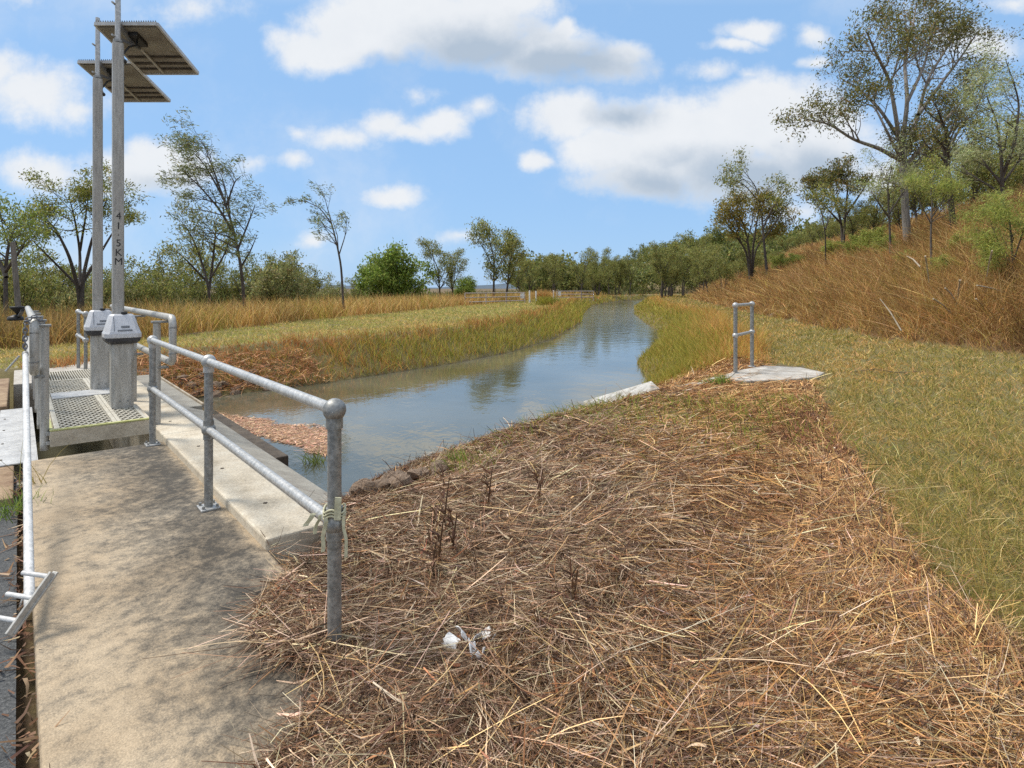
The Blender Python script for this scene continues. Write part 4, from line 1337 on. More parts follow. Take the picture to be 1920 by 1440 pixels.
# pipe railings on both sides of the platform
def pipe_rail(vp, vr, label, us, u_end0, u_end1, dark=False):
    t = thing('pipe_railing', W(us[0], vp, 0), label, 'railing')
    zt, zm = 1.13, .72
    for u in us:
        p = MB().tube([W(u, vp, -.05), W(u, vp, zt)], .036, 16).build('post', M['alu'], t)
        s = 1 if vr > vp else -1
        MB().box(u - .045, u + .045, min(vp - s * .05, vr + s * .02), max(vp - s * .05, vr + s * .02), zt, zt + .022).build('saddle', M['galv'], p, .004)
        MB().box(u - .04, u + .04, min(vp + s * .0, vr), max(vp + s * .0, vr), zm - .075, zm - .052).build('saddle', M['galv'], p, .004)
        br = MB()
        for zz in (.0, .09):
            br.box(u - .05, u + .05, vp - .062 if s > 0 else vp + .01, vp - .01 if s > 0 else vp + .062, zz, zz + .035)
        br.build('bracket', M['galv_light'], p, .004)
    zc = zt + .06
    loop = [W(u_end1, vr, zc)]
    loop += [W(u_end0 + .09, vr, zc)]
    for k in range(1, 7):
        a = k / 6 * PI / 2; loop.append(W(u_end0 + .09 - .09 * math.sin(a), vr, zc - .09 + .09 * math.cos(a)))
    loop += [W(u_end0, vr, zm + .09)]
    for k in range(1, 7):
        a = k / 6 * PI / 2; loop.append(W(u_end0 + .09 - .09 * math.cos(a), vr, zm + .09 - .09 * math.sin(a)))
    loop += [W(u_end1, vr, zm)]
    MB().tube(loop, .036, 16).build('rail_loop', M['alu'], t)
    for zz in (zc - .1, zm + .1):
        MB().tube([W(u_end0, vr, zz - .006), W(u_end0, vr, zz + .006)], .040, 16).build('collar', M['galv'], t)
    return t


pipe_rail(.13, .235, 'aluminium pipe railing with rounded end on the water side of the platform', [4.86, 6.5, 8.1, 9.6], 4.62, 9.75)
pipe_rail(-.80, -.88, 'aluminium pipe railing with rounded end on the left side of the platform', [4.86, 6.0, 7.1, 8.2, 9.3], 4.62, 9.5)

# chain hanging from the left railing
ch = MB()
c0 = W(4.60, -.94, 1.16)
for i in range(8):
    zc = 1.15 - i * .036
    ctr = W(4.60, -.945, zc)
    ax = Vector((VX, VY, 0)) if i % 2 else Vector((UX, UY, 0))
    ch.tube([ctr + ax * (.015 * math.cos(a)) + Vector((0, 0, .027 * math.sin(a))) for a in np.linspace(0, 2 * PI, 14)], .0055, 6, False)
ch2 = MB()
for i in range(9):
    a0 = i / 8 * PI
    ctr = W(4.62 + .04 * i / 8, -.88 - .055 * math.cos(a0), 1.18 + .055 * math.sin(a0))
    ax = Vector((UX, UY, 0)) if i % 2 else Vector((0, 0, 1))
    tdir = Vector((VX, VY, 0))
    ch.tube([ctr + ax * (.013 * math.cos(a)) + tdir * (.022 * math.sin(a)) for a in np.linspace(0, 2 * PI, 12)], .0055, 6, False)
tag(ch.build('chain', M['vent'], None, loc=c0), 'dark steel link chain hanging at the end of the left railing', 'chain')

# white pipe leaning
A, B = W(1.02, -.955, .10), W(4.50, -.945, .90)
wp = thing('white_pipe', A, 'white painted pipe sloping up to the left railing', 'pipe')
MB().tube([A, B], .0205, 18).build('pipe', M['white_pipe'], wp)
MB().tube([B, B + (B - A).normalized() * .05], .024, 16).build('end_cap', M['galv'], wp)
MB().tube([B + Vector((-.01, -.05, .0)), B + Vector((-.09, -.10, -.13))], .008, 8).build('drop_pin', M['galv_light'], wp)


# small metal ladder at the foot of the pipe
def ladder():
    t = thing('metal_ladder', W(.95, -1.0, 0), 'short metal step ladder lying against the white pipe', 'ladder')
    a0, a1 = at(100, 1075, 2.62), at(17, 1192, 2.45)
    b0, b1 = at(52, 1072, 2.82), at(-40, 1200, 2.78)
    MB().bar(a0, a1, .012, .042).bar(a0 + Vector((.0, .015, 0)), a1 + Vector((.0, .015, 0)), .03, .008).build('side_rail', M['alu'], t, .002)
    MB().bar(at(62, 1075, 2.95), at(28, 1175, 2.85), .010, .03).build('side_rail', M['alu'], t, .002)
    for f in (.06, .42, .78):
        p = a0.lerp(a1, f); MB().tube([p, p + Vector((-.15, .03, .004))], .010, 10).build('rung', M['white_pipe'], t)
    return t


ladder()

# ------------------------------------------------------------------ pedestals with control box, mast and solar panel
def chamfer(u, v, hw, hv, c):
    return [(u - hw + c, v - hv), (u - hw, v - hv + c), (u - hw, v + hv - c), (u - hw + c, v + hv), (u + hw - c, v + hv), (u + hw, v + hv - c), (u + hw, v - hv + c), (u + hw - c, v - hv)]


def ring_prism(mb, rings):
    """rings: list of (list of (u,v), z)"""
    n = len(rings[0][0]); vs = []
    for pts, z in rings: vs += [W(a, b, z) for a, b in pts]
    fs = [tuple(range(n - 1, -1, -1))]
    for i in range(len(rings) - 1):
        fs += [(i * n + k, i * n + (k + 1) % n, (i + 1) * n + (k + 1) % n, (i + 1) * n + k) for k in range(n)]
    fs.append(tuple(range((len(rings) - 1) * n, len(rings) * n)))
    mb.add(vs, fs); return mb


PU, PV = 5.72, -.085
pd = thing('control_pedestal', W(PU, PV, ZP), 'nearer grey pedestal with control box, marked mast and solar panel', 'control pedestal', 'solar powered gate pedestals on the platform')
co = MB(); ring_prism(co, [(chamfer(PU, PV, .11, .108, .028), ZP - .12), (chamfer(PU, PV, .11, .108, .028), .88)])
co.build('column', M['alu'], pd, .004)
cb = bpy.data.objects
bo = MB()
for dv in (-.03, .05): bo.ball(W(PU - .112, PV + dv, .22), .010, 8, 6)
bo.build('bolt', M['galv'], pd)
tray = MB(); ring_prism(tray, [(chamfer(PU, PV, .135, .135, .03), .868), (chamfer(PU, PV, .165, .166, .035), .90), (chamfer(PU, PV, .17, .170, .035), .935)])
tr = tray.build('housing_base', M['dark_plastic'], pd, .006)
hs = MB(); ring_prism(hs, [(chamfer(PU, PV, .176, .176, .04), .936), (chamfer(PU, PV, .176, .176, .04), .985), (chamfer(PU, PV, .165, .165, .04), 1.01), (chamfer(PU + .03, PV, .095, .118, .03), 1.185), (chamfer(PU + .03, PV, .08, .10, .025), 1.2)])
ho = hs.build('housing', M['plastic'], pd, .010)
# a seam line, two vents and a knob on the housing
def on_front(z, v, proud=.002):
    f = (z - 1.01) / .175
    u = PU - (.165 + (.095 - .03 - .165) * f) - proud      # slope of the front face
    return W(u, PV + v, z)


def slot(z0, z1, v0, v1, proud=.003):
    m = MB(); nrm = Vector((-UX, -UY, .55)).normalized()
    q = [on_front(z0, v0), on_front(z0, v1), on_front(z1, v1), on_front(z1, v0)]
    m.hexa([p - nrm * .003 for p in q], [p + nrm * proud for p in q]); return m


slot(1.05, 1.072, -.02, .06).build('vent', M['vent'], ho)
slot(1.014, 1.030, -.055, .085).build('vent', M['vent'], ho)
slot(1.015, 1.175, -.088, -.083, .002).build('seam', M['vent'], ho)
MB().tube([W(PU - .03, PV + .02, 1.198), W(PU - .03, PV + .02, 1.225)], .032, 14).build('knob', M['black'], ho)
# mast
MU, MV = PU + .19, PV - .015
ms = MB(); ring_prism(ms, [(chamfer(MU, MV, .058, .058, .016), .1), (chamfer(MU, MV, .055, .055, .016), 4.36)])
mo = ms.build('mast', M['alu_pole'], pd)
MB().tube([W(MU, MV, 4.3), W(MU, MV, 5.2)], [.032, .026], 14).build('aerial_tube', M['galv_light'], pd)
MB().tube([W(MU, MV, 4.37), W(MU, MV, 4.40)], .05, 14).build('collar', M['galv'], pd)
bo = MB()
for zz in (4.44, 4.82): bo.tube([W(MU - .03, MV - .06, zz), W(MU + .03, MV - .02, zz)], .012, 8)
bo.build('clamp_bolt', M['galv_light'], pd)
# solar panel tilted to the north, low edge away from the viewer
C0 = W(MU, MV, 0)
PX0, PX1 = C0.x - .31, C0.x + .42
PY0, PY1 = C0.y + .06, C0.y + 1.06
PZ0, PZ1 = 4.605, 4.39


def pp(fx, fy, dz=0.0):
    return Vector((PX0 + (PX1 - PX0) * fx - .05 * fy, PY0 + (PY1 - PY0) * fy, PZ0 + (PZ1 - PZ0) * fy + dz))


pn = MB().hexa([pp(0.01, 0.01, .004), pp(.99, 0.01, .004), pp(.99, .99, .004), pp(0.01, .99, .004)], [pp(0.01, 0.01, .022), pp(.99, 0.01, .022), pp(.99, .99, .022), pp(0.01, .99, .022)])
po = pn.build('solar_panel', M['pv_back'], pd)
gl = MB().hexa([pp(0.01, 0.01, .0225), pp(.99, 0.01, .0225), pp(.99, .99, .0225), pp(0.01, .99, .0225)], [pp(0.01, 0.01, .027), pp(.99, 0.01, .027), pp(.99, .99, .027), pp(0.01, .99, .027)])
gl.build('solar_cells', M['pv_face'], po)
fm = MB()
for a, b in (((0, 0), (1, 0)), ((1, 0), (1, 1)), ((1, 1), (0, 1)), ((0, 1), (0, 0))):
    fm.bar(pp(*a, .012), pp(*b, .012), .028, .04)
fm.build('panel_frame', M['plate'], po)
rb = MB(); rb.bar(pp(.40, .05, -.012), pp(.40, .95, -.012), .03, .026)
rb.build('support_rail', M['alu'], po)
sh = MB().hexa([pp(.03, .03, -.012), pp(.97, .03, -.012), pp(.97, .48, -.012), pp(.03, .48, -.012)], [pp(.03, .03, -.004), pp(.97, .03, -.004), pp(.97, .48, -.004), pp(.03, .48, -.004)])
sh.build('backing_sheet', M['beam_grey'], po)
sl2 = MB()
for f in (.62, .76, .88): sl2.bar(pp(.04, f, -.003), pp(.96, f, -.003), .05, .012)
sl2.build('cell_strip', M['bark'], po)
jb = MB().hexa([pp(.42, .1, -.06), pp(.6, .1, -.06), pp(.6, .33, -.06), pp(.42, .33, -.06)], [pp(.42, .1, -.0125), pp(.6, .1, -.0125), pp(.6, .33, -.0125), pp(.42, .33, -.0125)])
jb.build('junction_box', M['black'], po, .004)
bk = MB().bar(W(MU, MV, 4.6), pp(.42, .3, -.06), .04, .05).bar(W(MU, MV, 4.42), pp(.42, .38, -.04), .035, .035)
bk.build('bracket', M['vent'], po)
sp = MB()
for i in range(26):
    a = pp((i + .5) / 26, 0, .03); sp.tube([a, a + Vector((0, -.006, .020))], [.008, .004], 5)
sp.build('bird_spikes', M['timber'], po)
cab = [pp(.52, .2, -.05), pp(.54, .16, -.14), pp(.50, .06, -.22), W(MU - .03, MV + .04, 4.23), W(MU - .02, MV + .062, 4.16)]
cab = [Vector(c) for c in cab]
sm = []
for i in range(len(cab) - 1):
    for k in range(5): sm.append(cab[i].lerp(cab[i + 1], k / 5))
sm.append(cab[-1])
MB().tube(sm, .011, 8).ball(cab[-1], .026, 10, 8).build('cable', M['black'], po)


# painted characters on the nearer mast
def glyph(ch_, z, size):
    cu = bpy.data.curves.new('glyph', 'FONT'); cu.body = ch_; cu.size = size; cu.align_x = 'CENTER'; cu.extrude = .0008
    ob = bpy.data.objects.new('glyph', cu); COL.objects.link(ob)
    dg = bpy.context.evaluated_depsgraph_get()
    me = bpy.data.meshes.new_from_object(ob.evaluated_get(dg))
    bpy.data.objects.remove(ob)
    return [v.co.copy() for v in me.vertices], [tuple(p.vertices) for p in me.polygons]


face_u = MU - .0575
for ch_, z in zip('41.5KM', (2.30, 2.185, 2.11, 1.985, 1.875, 1.77)):
    vs, fs = glyph(ch_, z, .115)
    # text x runs along +v as seen from the viewer, y runs up
    lt = MB(); lt.add([W(face_u - .0012 - p.z, MV + p.x * .95, z + p.y) for p in vs], fs)
    lt.build('character', M['ink'], mo)
pd2 = copy_tree(pd, W(7.30, -.145, ZP), 'farther grey pedestal with control box, plain mast and solar panel', skip=('character',))

# far handrail past the platform
hr2 = thing('handrail', W(10.3, 0, 0), 'far short ball jointed handrail beyond the platform', 'handrail')
fp = [W(10.2, -.1), W(11.5, -.12)]
for p in fp:
    b = MB().tube([(p.x, p.y, -.1), (p.x, p.y, 1.05)], .028, 14).build('post', M['galv'], hr2)
    MB().ball((p.x, p.y, 1.05), .05, 14, 10).build('ball_joint', M['galv_light'], b); MB().ball((p.x, p.y, .6), .048, 14, 10).build('ball_joint', M['galv_light'], b)
for z in (1.05, .6):
    MB().tube([(fp[0].x, fp[0].y, z), (fp[1].x, fp[1].y, z)], .024, 12).build('rail', M['galv_light'], hr2)
tag(MB().box(9.82, 12.6, -1.05, .3, -.5, -.02).build('landing_slab', M['pad'], None, .01, loc=W(10.5, -.4, 0)), 'concrete landing at the far end of the platform', 'slab')

# black cone instrument on the far end of the left railing
cx = at(34, 590, 9.15)
sn = thing('sensor_mast', cx, 'weathered timber mast with black cone and disc at the far left', 'mast')
MB().lathe(cx, [(.0, .0), (.02, .0), (.03, .02), (.10, .10), (.108, .125), (.10, .128), (.0, .128)], 20).build('cone', M['black'], sn)
MB().lathe(cx + Vector((-.04, 0, -.09)), [(.0, .0), (.1, .0), (.105, .02), (.095, .06), (.05, .075), (.02, .09), (0, .09)], 20).build('disc', M['black'], sn)
MB().tube([cx + Vector((.0, .0, .12)), cx + Vector((-.04, .0, .6)), cx + Vector((-.085, .0, 1.13))], [.04, .038, .035], 9).build('pole', M['old_timber'], sn)
MB().bar(cx + Vector((0, 0, -.05)), W(9.3, -.94, 1.16), .04, .03).build('bracket', M['black'], sn)

# ------------------------------------------------------------------ pad, little rail, culvert wing
pad = [G(1362, 712), G(1372, 700), G(1432, 689), G(1500, 692), G(1546, 702), G(1530, 711), G(1460, 716), G(1400, 718)]
o = MB().prism(pad, -.1, .035).build('concrete_pad', M['pad'], None, .012, loc=(*pad[0], 0)); tag(o, 'rough pale concrete pad under the short handrail', 'pad')
sr = thing('handrail', (*G(1379, 703), .03), 'short stand alone ball jointed handrail on the concrete pad', 'handrail')
q0, q1 = Vector((*G(1379, 703), 0)), Vector((*G(1410, 690), 0))
for p in (q0, q1):
    b = MB().tube([(p.x, p.y, .03), (p.x, p.y, 1.20)], .034, 14).build('post', M['galv'], sr)
    for z in (1.20, .68): MB().ball((p.x, p.y, z), .052, 14, 10).build('ball_joint', M['galv_light'], b)
    MB().lathe((p.x, p.y, .03), [(.0, .012), (.07, .012), (.075, .0)], 14).build('base_plate', M['galv'], b)
for z in (1.20, .68):
    MB().tube([(q0.x, q0.y, z), (q1.x, q1.y, z)], .028, 12).build('rail', M['galv_light'], sr)
kerb = MB().hexa([Vector((*G(1370, 712, -.02), -.2)), Vector((*G(1380, 702, -.02), -.2)), Vector((*G(1245, 735, -.25), -.5)), Vector((*G(1235, 745, -.25), -.5))],
                 [Vector((*G(1370, 712, .0), .05)), Vector((*G(1380, 702, .0), .05)), Vector((*G(1245, 733, -.05), -.03)), Vector((*G(1235, 743, -.05), -.03))])
tag(kerb.build('sloping_kerb', M['pad'], None, .01, loc=(*pad[0], 0)), 'narrow concrete kerb sloping from the pad toward the water', 'kerb')


def wedge():
    a, b, c, d = at(1094, 752, 10.9), at(1221, 714, 9.5), at(1238, 729, 9.0), at(1212, 743, 8.85)
    e = at(1100, 766, 10.3)
    dn = Vector((0, 0, -.55))
    m = MB()
    top_ = [e, d, c, b, a]
    bot = [p + dn for p in top_]
    m.add(bot + top_, [(4, 3, 2, 1, 0), (5, 6, 7, 8, 9)] + [(i, (i + 1) % 5, 5 + (i + 1) % 5, 5 + i) for i in range(5)])
    o = m.build('wing_wall', M['white_wedge'], None, .008, loc=b); tag(o, 'whitish concrete culvert wing wall sloping into the water', 'wall')


wedge()
# thin wire over the mown grass
wv = [at(1545, 702, 11.2)] + [Vector((*G(px, py), .05)) for px, py in ((1600, 703), (1640, 697), (1680, 704), (1730, 702))]
tag(MB().tube(wv, .006, 5).build('wire', M['timber'], None, loc=wv[0]), 'thin dark wire trailing from the pad across the mown grass', 'wire')

# white broken foam litter in the straw
fx, fy = G(885, 1212)
ft = thing('foam_litter', (fx, fy, .03), 'broken white foam cup pieces lying in the straw', 'litter')
rf = random.Random(8)
for px, py, hh, da in [(846, 1208, .07, 1.2), (868, 1196, .05, 1.6), (890, 1202, .06, 1.5), (912, 1196, .045, 1.2), (884, 1226, .075, 1.4), (908, 1226, .03, 1.0), (926, 1198, .03, 1.0), (898, 1240, .02, .9)]:
    c = Vector((*G(px, py, .04), .055 + rf.uniform(-.01, .012)))
    rot = Euler((rf.uniform(-1.3, 1.3), rf.uniform(-.9, .9), rf.uniform(0, 6.28))).to_matrix()
    R_, m = .042, MB(); nn = 7; vs = []
    for sgn in (0, .0035):
        for k in range(nn):
            an = -da / 2 + da * k / (nn - 1)
            for z_ in (-hh / 2 * rf.uniform(.6, 1.1), hh / 2 * rf.uniform(.6, 1.1)):
                vs.append(c + rot @ Vector(((R_ + sgn) * math.cos(an) - R_, (R_ + sgn) * math.sin(an), z_)))
    fs = []
    for k in range(nn - 1):
        a0 = 2 * k; b0 = 2 * nn + 2 * k
        fs += [(a0, a0 + 1, a0 + 3, a0 + 2), (b0 + 2, b0 + 3, b0 + 1, b0), (a0, a0 + 2, b0 + 2, b0), (a0 + 3, a0 + 1, b0 + 1, b0 + 3)]
    fs += [(0, 2 * nn, 2 * nn + 1, 1), (2 * nn - 2, 2 * nn - 1, 4 * nn - 1, 4 * nn - 2)]
    m.add(vs, fs); m.build('fragment', M['foam'], ft)

# ------------------------------------------------------------------ rocks
def rock_mesh(seed, flat=.7):
    r = rg(seed); m = MB().ball((0, 0, 0), 1, 12, 8)
    k = r.standard_normal((5, 3)); k /= np.linalg.norm(k, axis=1)[:, None]; off = r.uniform(.55, .85, 5)
    vs = np.array([tuple(v) for v in m.v])
    for a, b in zip(k, off):
        dd = vs @ a; over = dd > b; vs[over] -= np.outer(dd[over] - b, a)
    vs += .05 * r.standard_normal(vs.shape); vs[:, 2] *= flat
    me = bpy.data.meshes.new('rock'); me.from_pydata([tuple(v) for v in vs], [], m.f); me.materials.append(M['rock']); me.update()
    return me


RM = [rock_mesh(i) for i in range(5)]
r = random.Random(15)


def rock(x, y, z, s, label, group):
    o = bpy.data.objects.new('rock', r.choice(RM)); COL.objects.link(o)
    o.location = (x, y, z); o.scale = (s * r.uniform(.7, 1.3), s * r.uniform(.7, 1.2), s * r.uniform(.7, 1.25)); o.rotation_euler = (r.uniform(-.4, .4), r.uniform(-.4, .4), r.uniform(0, 6))
    tag(o, label, 'rock', group)


for i in range(90):
    u, v = r.uniform(9.9, 12.6), r.uniform(.9, 3.6)
    p = W(u, v); z = float(height(np.array([p.x]), np.array([p.y]))[0])
    if z < WATER_Z - .15: continue
    rock(p.x, p.y, z + .02, r.uniform(.07, .19), 'reddish rubble stone on the far bank beside the trash rack', 'rubble stones on the far bank')
for i in range(26):
    px = r.uniform(665, 835); py = 928 - (px - 665) * .29 + r.uniform(-12, 14)
    x, y = G(px, py, -.1); z = float(height(np.array([x]), np.array([y]))[0])
    rock(x, y, z + .11, r.uniform(.05, .11), 'brown broken stone on the lip of the near bank', 'stones on the near bank')
# straw over the far rubble and floating debris
def debris():
    r = rg(81)
    n = 5200
    u = r.uniform(9.9, 13.5, n); v = r.uniform(.7, 5, n)
    x = O[0] + u * UX + v * VX; y = O[1] + u * UY + v * VY
    k = (height(x, y) > WATER_Z - .02); x, y = x[k], y[k]; m = len(x)
    hd = r.random(m) * 2 * PI; a = unit(np.stack([np.cos(hd), np.sin(hd), .3 * r.standard_normal(m)], -1))
    acc = Acc(); acc.add(strips(on_ground(x, y, .03) + np.stack([0 * x, 0 * x, .12 * r.random(m)], -1), a, .2 * r.standard_normal((m, 3)), r.uniform(.1, .4, m), r.uniform(.01, .02, m), palette(r, m, [(.40, .235, .135), (.29, .165, .095), (.50, .34, .21), (.17, .10, .065)], [3, 3, 2.5, 2]), 2, .5, facing_side(r, a)))
    tag(link('bank_litter', acc.mesh('bank_litter', M['straw'])), 'rust coloured dead grass strewn over the far rubble', 'straw', kind='stuff')
    n = 26000
    px = r.uniform(395, 640, n); py = r.uniform(765, 862, n)
    d = (EYE - WATER_Z) * F / (py - HY); x = (px - CX) / F * d
    f = (px - 400) / 230
    mid = 778 + 52 * np.clip(f, 0, 1.1) ** .8
    k = (np.abs(py - mid) < (7 + 22 * np.clip(f, 0, 1)) * (1 + .5 * wob(x, d, 2, 1)) * r.random(n) ** .3) & (px < 632 + 10 * wob(x, d, 1.5, 3))
    x, y = x[k], d[k]; m = len(x)
    hd = r.random(m) * 2 * PI; a = unit(np.stack([np.cos(hd), np.sin(hd), .03 * r.standard_normal(m)], -1))
    b = .15 * r.standard_normal((m, 3)); b[:, 2] = 0
    acc = Acc(); acc.add(strips(np.stack([x, y, WATER_Z + .006 + .012 * r.random(m)], -1), a, b, r.uniform(.03, .14, m), r.uniform(.01, .028, m), palette(r, m, [(.40, .27, .20), (.50, .38, .30), (.28, .18, .13), (.20, .13, .09)], [4, 3, 3, 2]), 2, .5, unit(np.cross(a, np.array([[0, 0, 1.]])))))
    tag(link('floating_debris', acc.mesh('floating_debris', M['straw'])), 'raft of pinkish dead leaves and straw floating by the ledge', 'debris', kind='stuff')


debris()

# ------------------------------------------------------------------ gates across the tracks
def gate(a, b, zb, rails, h, label, posts_at, sign_f, up=0.0):
    t = thing('farm_gate', a, label, 'gate', None)
    A, B = Vector(a), Vector(b)
    for k, f in enumerate(rails):
        z = zb + h * f
        MB().tube([A + Vector((0, 0, z)), B + Vector((0, 0, z))], .045, 8).build('rail', M['gate_paint'], t)
    for f in posts_at:
        p = A.lerp(B, f); MB().tube([p + Vector((0, 0, -.2)), p + Vector((0, 0, zb + h))], .045, 8).build('upright', M['gate_paint'], t)
    p = A.lerp(B, sign_f); n = (B - A).normalized()
    MB().bar(p + Vector((0, -.06, zb + h * .42)), p + Vector((0, -.06, zb + h * .95)), .36, .015, Vector((0, 1, 0))).build('sign', M['sign'], t)


gl_, gr_ = foot(872, 50, 0), foot(984, 57, 0)
gate(gl_, gr_, .1, (.2, .6, 1.0), .95, 'long three rail gate with white sign left of the white posts', (.0, .32, .66, 1.0), .95)
g2, g3 = foot(1044, 72, 0), foot(1113, 74, 0)
g2, g3 = (g2[0], g2[1], .05), (g3[0], g3[1], .05)
gate(g2, g3, .1, (.2, .6, 1.0), .95, 'shorter pale three rail gate with white sign beside the canal', (.0, .66, 1.0), .07)
for px, d, lab in ((993, 57.5, 'left white bollard post of the pair by the long gate'), (1005, 58, 'right white bollard post of the pair by the long gate'), (1038, 71.5, 'white bollard post at the near end of the shorter gate')):
    f = foot(px, d, .1)
    o = MB().tube([f, (f[0], f[1], f[2] + 1.28)], .075, 10).ball((f[0], f[1], f[2] + 1.28), .075, 10, 6, .5).build('bollard', M['gate_post'], None, loc=f); tag(o, lab, 'bollard', 'white posts by the gates')
tuftc = [(.46, .30, .12), (.56, .40, .19), (.36, .22, .08)]
rgr = rg(91)
for px, d, h, lab in ((1022, 64, 1.7, 'tall golden grass clump between the two gates'), (1030, 50, 1.1, 'yellow green grass clump on the bank before the shorter gate')):
    f = foot(px, d, 0); m = 600
    a, b = upright(rgr, m, .35, .6)
    xy = rgr.standard_normal((m, 2)) * .45
    acc = Acc(); acc.add(strips(np.c_[xy, np.zeros(m)], a, b, rgr.uniform(.5, 1, m) * h, np.full(m, .035), palette(rgr, m, tuftc if h > 1.5 else BANKG[:3], [3, 2, 2]), 3, .8, facing_side(rgr, a)))
    tag(link('grass_clump', acc.mesh('grass_clump', M['blade']), None, f), lab, 'plant')

# ------------------------------------------------------------------ sky, sun, camera
EL, AZ = math.radians(58), math.radians(-78)


def build_world():
    w = bpy.data.worlds.new('World'); scene.world = w; w.use_nodes = True
    t = w.node_tree; bg = t.nodes['Background']
    sky = N(t, 'ShaderNodeTexSky'); sky.sky_type = 'NISHITA'; sky.sun_disc = False
    sky.sun_elevation = EL; sky.sun_rotation = AZ; sky.air_density = 1.0; sky.dust_density = .3; sky.ozone_density = 1.5
    tc = N(t, 'ShaderNodeTexCoord'); sp = N(t, 'ShaderNodeSeparateXYZ'); L_(t, tc.outputs['Generated'], sp.inputs[0])

    def M2(op, a, b=None, c=None, clamp=False):
        n = N(t, 'ShaderNodeMath', operation=op); n.use_clamp = clamp
        for i, s in enumerate((a, b, c)):
            if s is None: continue
            if isinstance(s, (int, float)): n.inputs[i].default_value = s
            else: L_(t, s, n.inputs[i])
        return n.outputs[0]
    yy = M2('MAXIMUM', sp.outputs[1], .05)
    ca, cb = M2('DIVIDE', sp.outputs[0], yy), M2('DIVIDE', sp.outputs[2], yy)
    cm = N(t, 'ShaderNodeCombineXYZ'); L_(t, ca, cm.inputs[0]); L_(t, cb, cm.inputs[1])
    P0 = cm.outputs[0]
    nz = N(t, 'ShaderNodeTexNoise', Scale=7, Detail=5, Roughness=.6); L_(t, P0, nz.inputs['Vector'])
    nz2 = N(t, 'ShaderNodeTexNoise', Scale=13, Detail=10, Roughness=.64); L_(t, P0, nz2.inputs['Vector'])
    ctr = N(t, 'ShaderNodeVectorMath', operation='MULTIPLY_ADD'); L_(t, nz.outputs['Color'], ctr.inputs[0])
    ctr.inputs[1].default_value = (.085, .06, 0); L_(t, P0, ctr.inputs[2])
    off = N(t, 'ShaderNodeVectorMath', operation='SUBTRACT'); L_(t, ctr.outputs[0], off.inputs[0]); off.inputs[1].default_value = (.0425, .03, 0)
    PW = off.outputs[0]

    def blobs(lst):
        acc = None
        for px, py, rx, ry, s in lst:
            cx_, cy_ = (px - CX) / F, (HY - py) / F; ix, iy = F / rx, F / ry
            m = N(t, 'ShaderNodeVectorMath', operation='MULTIPLY_ADD'); L_(t, PW, m.inputs[0])
            m.inputs[1].default_value = (ix, iy, 0); m.inputs[2].default_value = (-cx_ * ix, -cy_ * iy, 0)
            ln = N(t, 'ShaderNodeVectorMath', operation='LENGTH'); L_(t, m.outputs[0], ln.inputs[0])
            v = M2('MULTIPLY_ADD', ln.outputs['Value'], -s, s)
            acc = v if acc is None else M2('SMOOTH_MAX', acc, v, .12)
        return acc
    CL = [(600, 90, 120, 55, 1.1), (660, 50, 130, 75, 1.2), (760, 30, 190, 95, 1.3), (880, 55, 170, 85, 1.2), (1000, 95, 170, 70, 1.0), (1120, 115, 130, 45, .85), (1055, 52, 34, 26, .9), (1175, 95, 66, 34, .9), (930, 0, 160, 60, 1.1),
          (1060, 215, 105, 62, 1.1), (1170, 225, 110, 60, 1.0), (1150, 280, 130, 70, 1.2), (1290, 270, 200, 110, 1.4), (1440, 225, 170, 95, 1.4), (1520, 260, 150, 100, 1.3), (1400, 330, 210, 70, 1.2), (1200, 335, 150, 50, 1.1), (1560, 310, 110, 70, 1.0),
          (1010, 300, 42, 24, .8), (720, 232, 75, 38, .85), (825, 232, 70, 36, .9), (655, 262, 75, 40, .62), (765, 245, 80, 30, .8), (890, 205, 60, 28, .5), (570, 250, 50, 28, .45),
          (735, 370, 85, 26, .75), (590, 445, 60, 24, .55), (865, 445, 55, 20, .55), (560, 305, 50, 26, .6), (480, 305, 60, 28, .5),
          (60, 170, 150, 75, .85), (-10, 130, 90, 60, .8), (140, 200, 80, 50, .6), (70, 320, 120, 48, .95), (290, 315, 160, 60, 1.0), (260, 285, 60, 35, .75), (330, 340, 120, 40, .6), (170, 350, 120, 40, .5),
          (370, 15, 110, 45, .5), (30, -10, 120, 40, .4), (1410, 55, 80, 28, .8), (1530, 65, 50, 30, .75), (1375, 85, 60, 18, .7), (1335, 135, 70, 28, .6), (1410, 142, 50, 20, .5), (1525, 120, 40, 16, .6), (1238, 203, 34, 14, .7),
          (1850, 85, 90, 45, .8), (1790, 70, 60, 40, .6), (1640, 330, 90, 60, .8), (1750, 280, 80, 40, .4), (790, 172, 60, 24, .35), (1900, 5, 80, 24, .5), (1500, 400, 120, 40, .55)]
    GR = [(900, 90, 190, 75, 1.0), (1060, 115, 200, 55, 1.1), (760, 110, 120, 30, .5), (1230, 345, 180, 55, .8), (1400, 335, 210, 75, 1.0), (1540, 330, 120, 80, .9), (1170, 215, 90, 36, .9), (1290, 300, 150, 40, .55), (300, 345, 130, 30, .4)]
    val = blobs([(a_, b_, c_ * 1.1, d_ * 1.1, min(e_ * 1.15, 1.5)) for a_, b_, c_, d_, e_ in CL])
    dn = M2('MULTIPLY_ADD', M2('SUBTRACT', nz2.outputs[0], .5), 1.15, val)
    mask = N(t, 'ShaderNodeMapRange'); mask.interpolation_type = 'SMOOTHSTEP'; mask.inputs[1].default_value = .03; mask.inputs[2].default_value = .74; L_(t, dn, mask.inputs[0])
    front = N(t, 'ShaderNodeMapRange'); front.inputs[1].default_value = .12; front.inputs[2].default_value = .3; L_(t, sp.outputs[1], front.inputs[0])
    m1 = M2('MULTIPLY', mask.outputs[0], front.outputs[0])
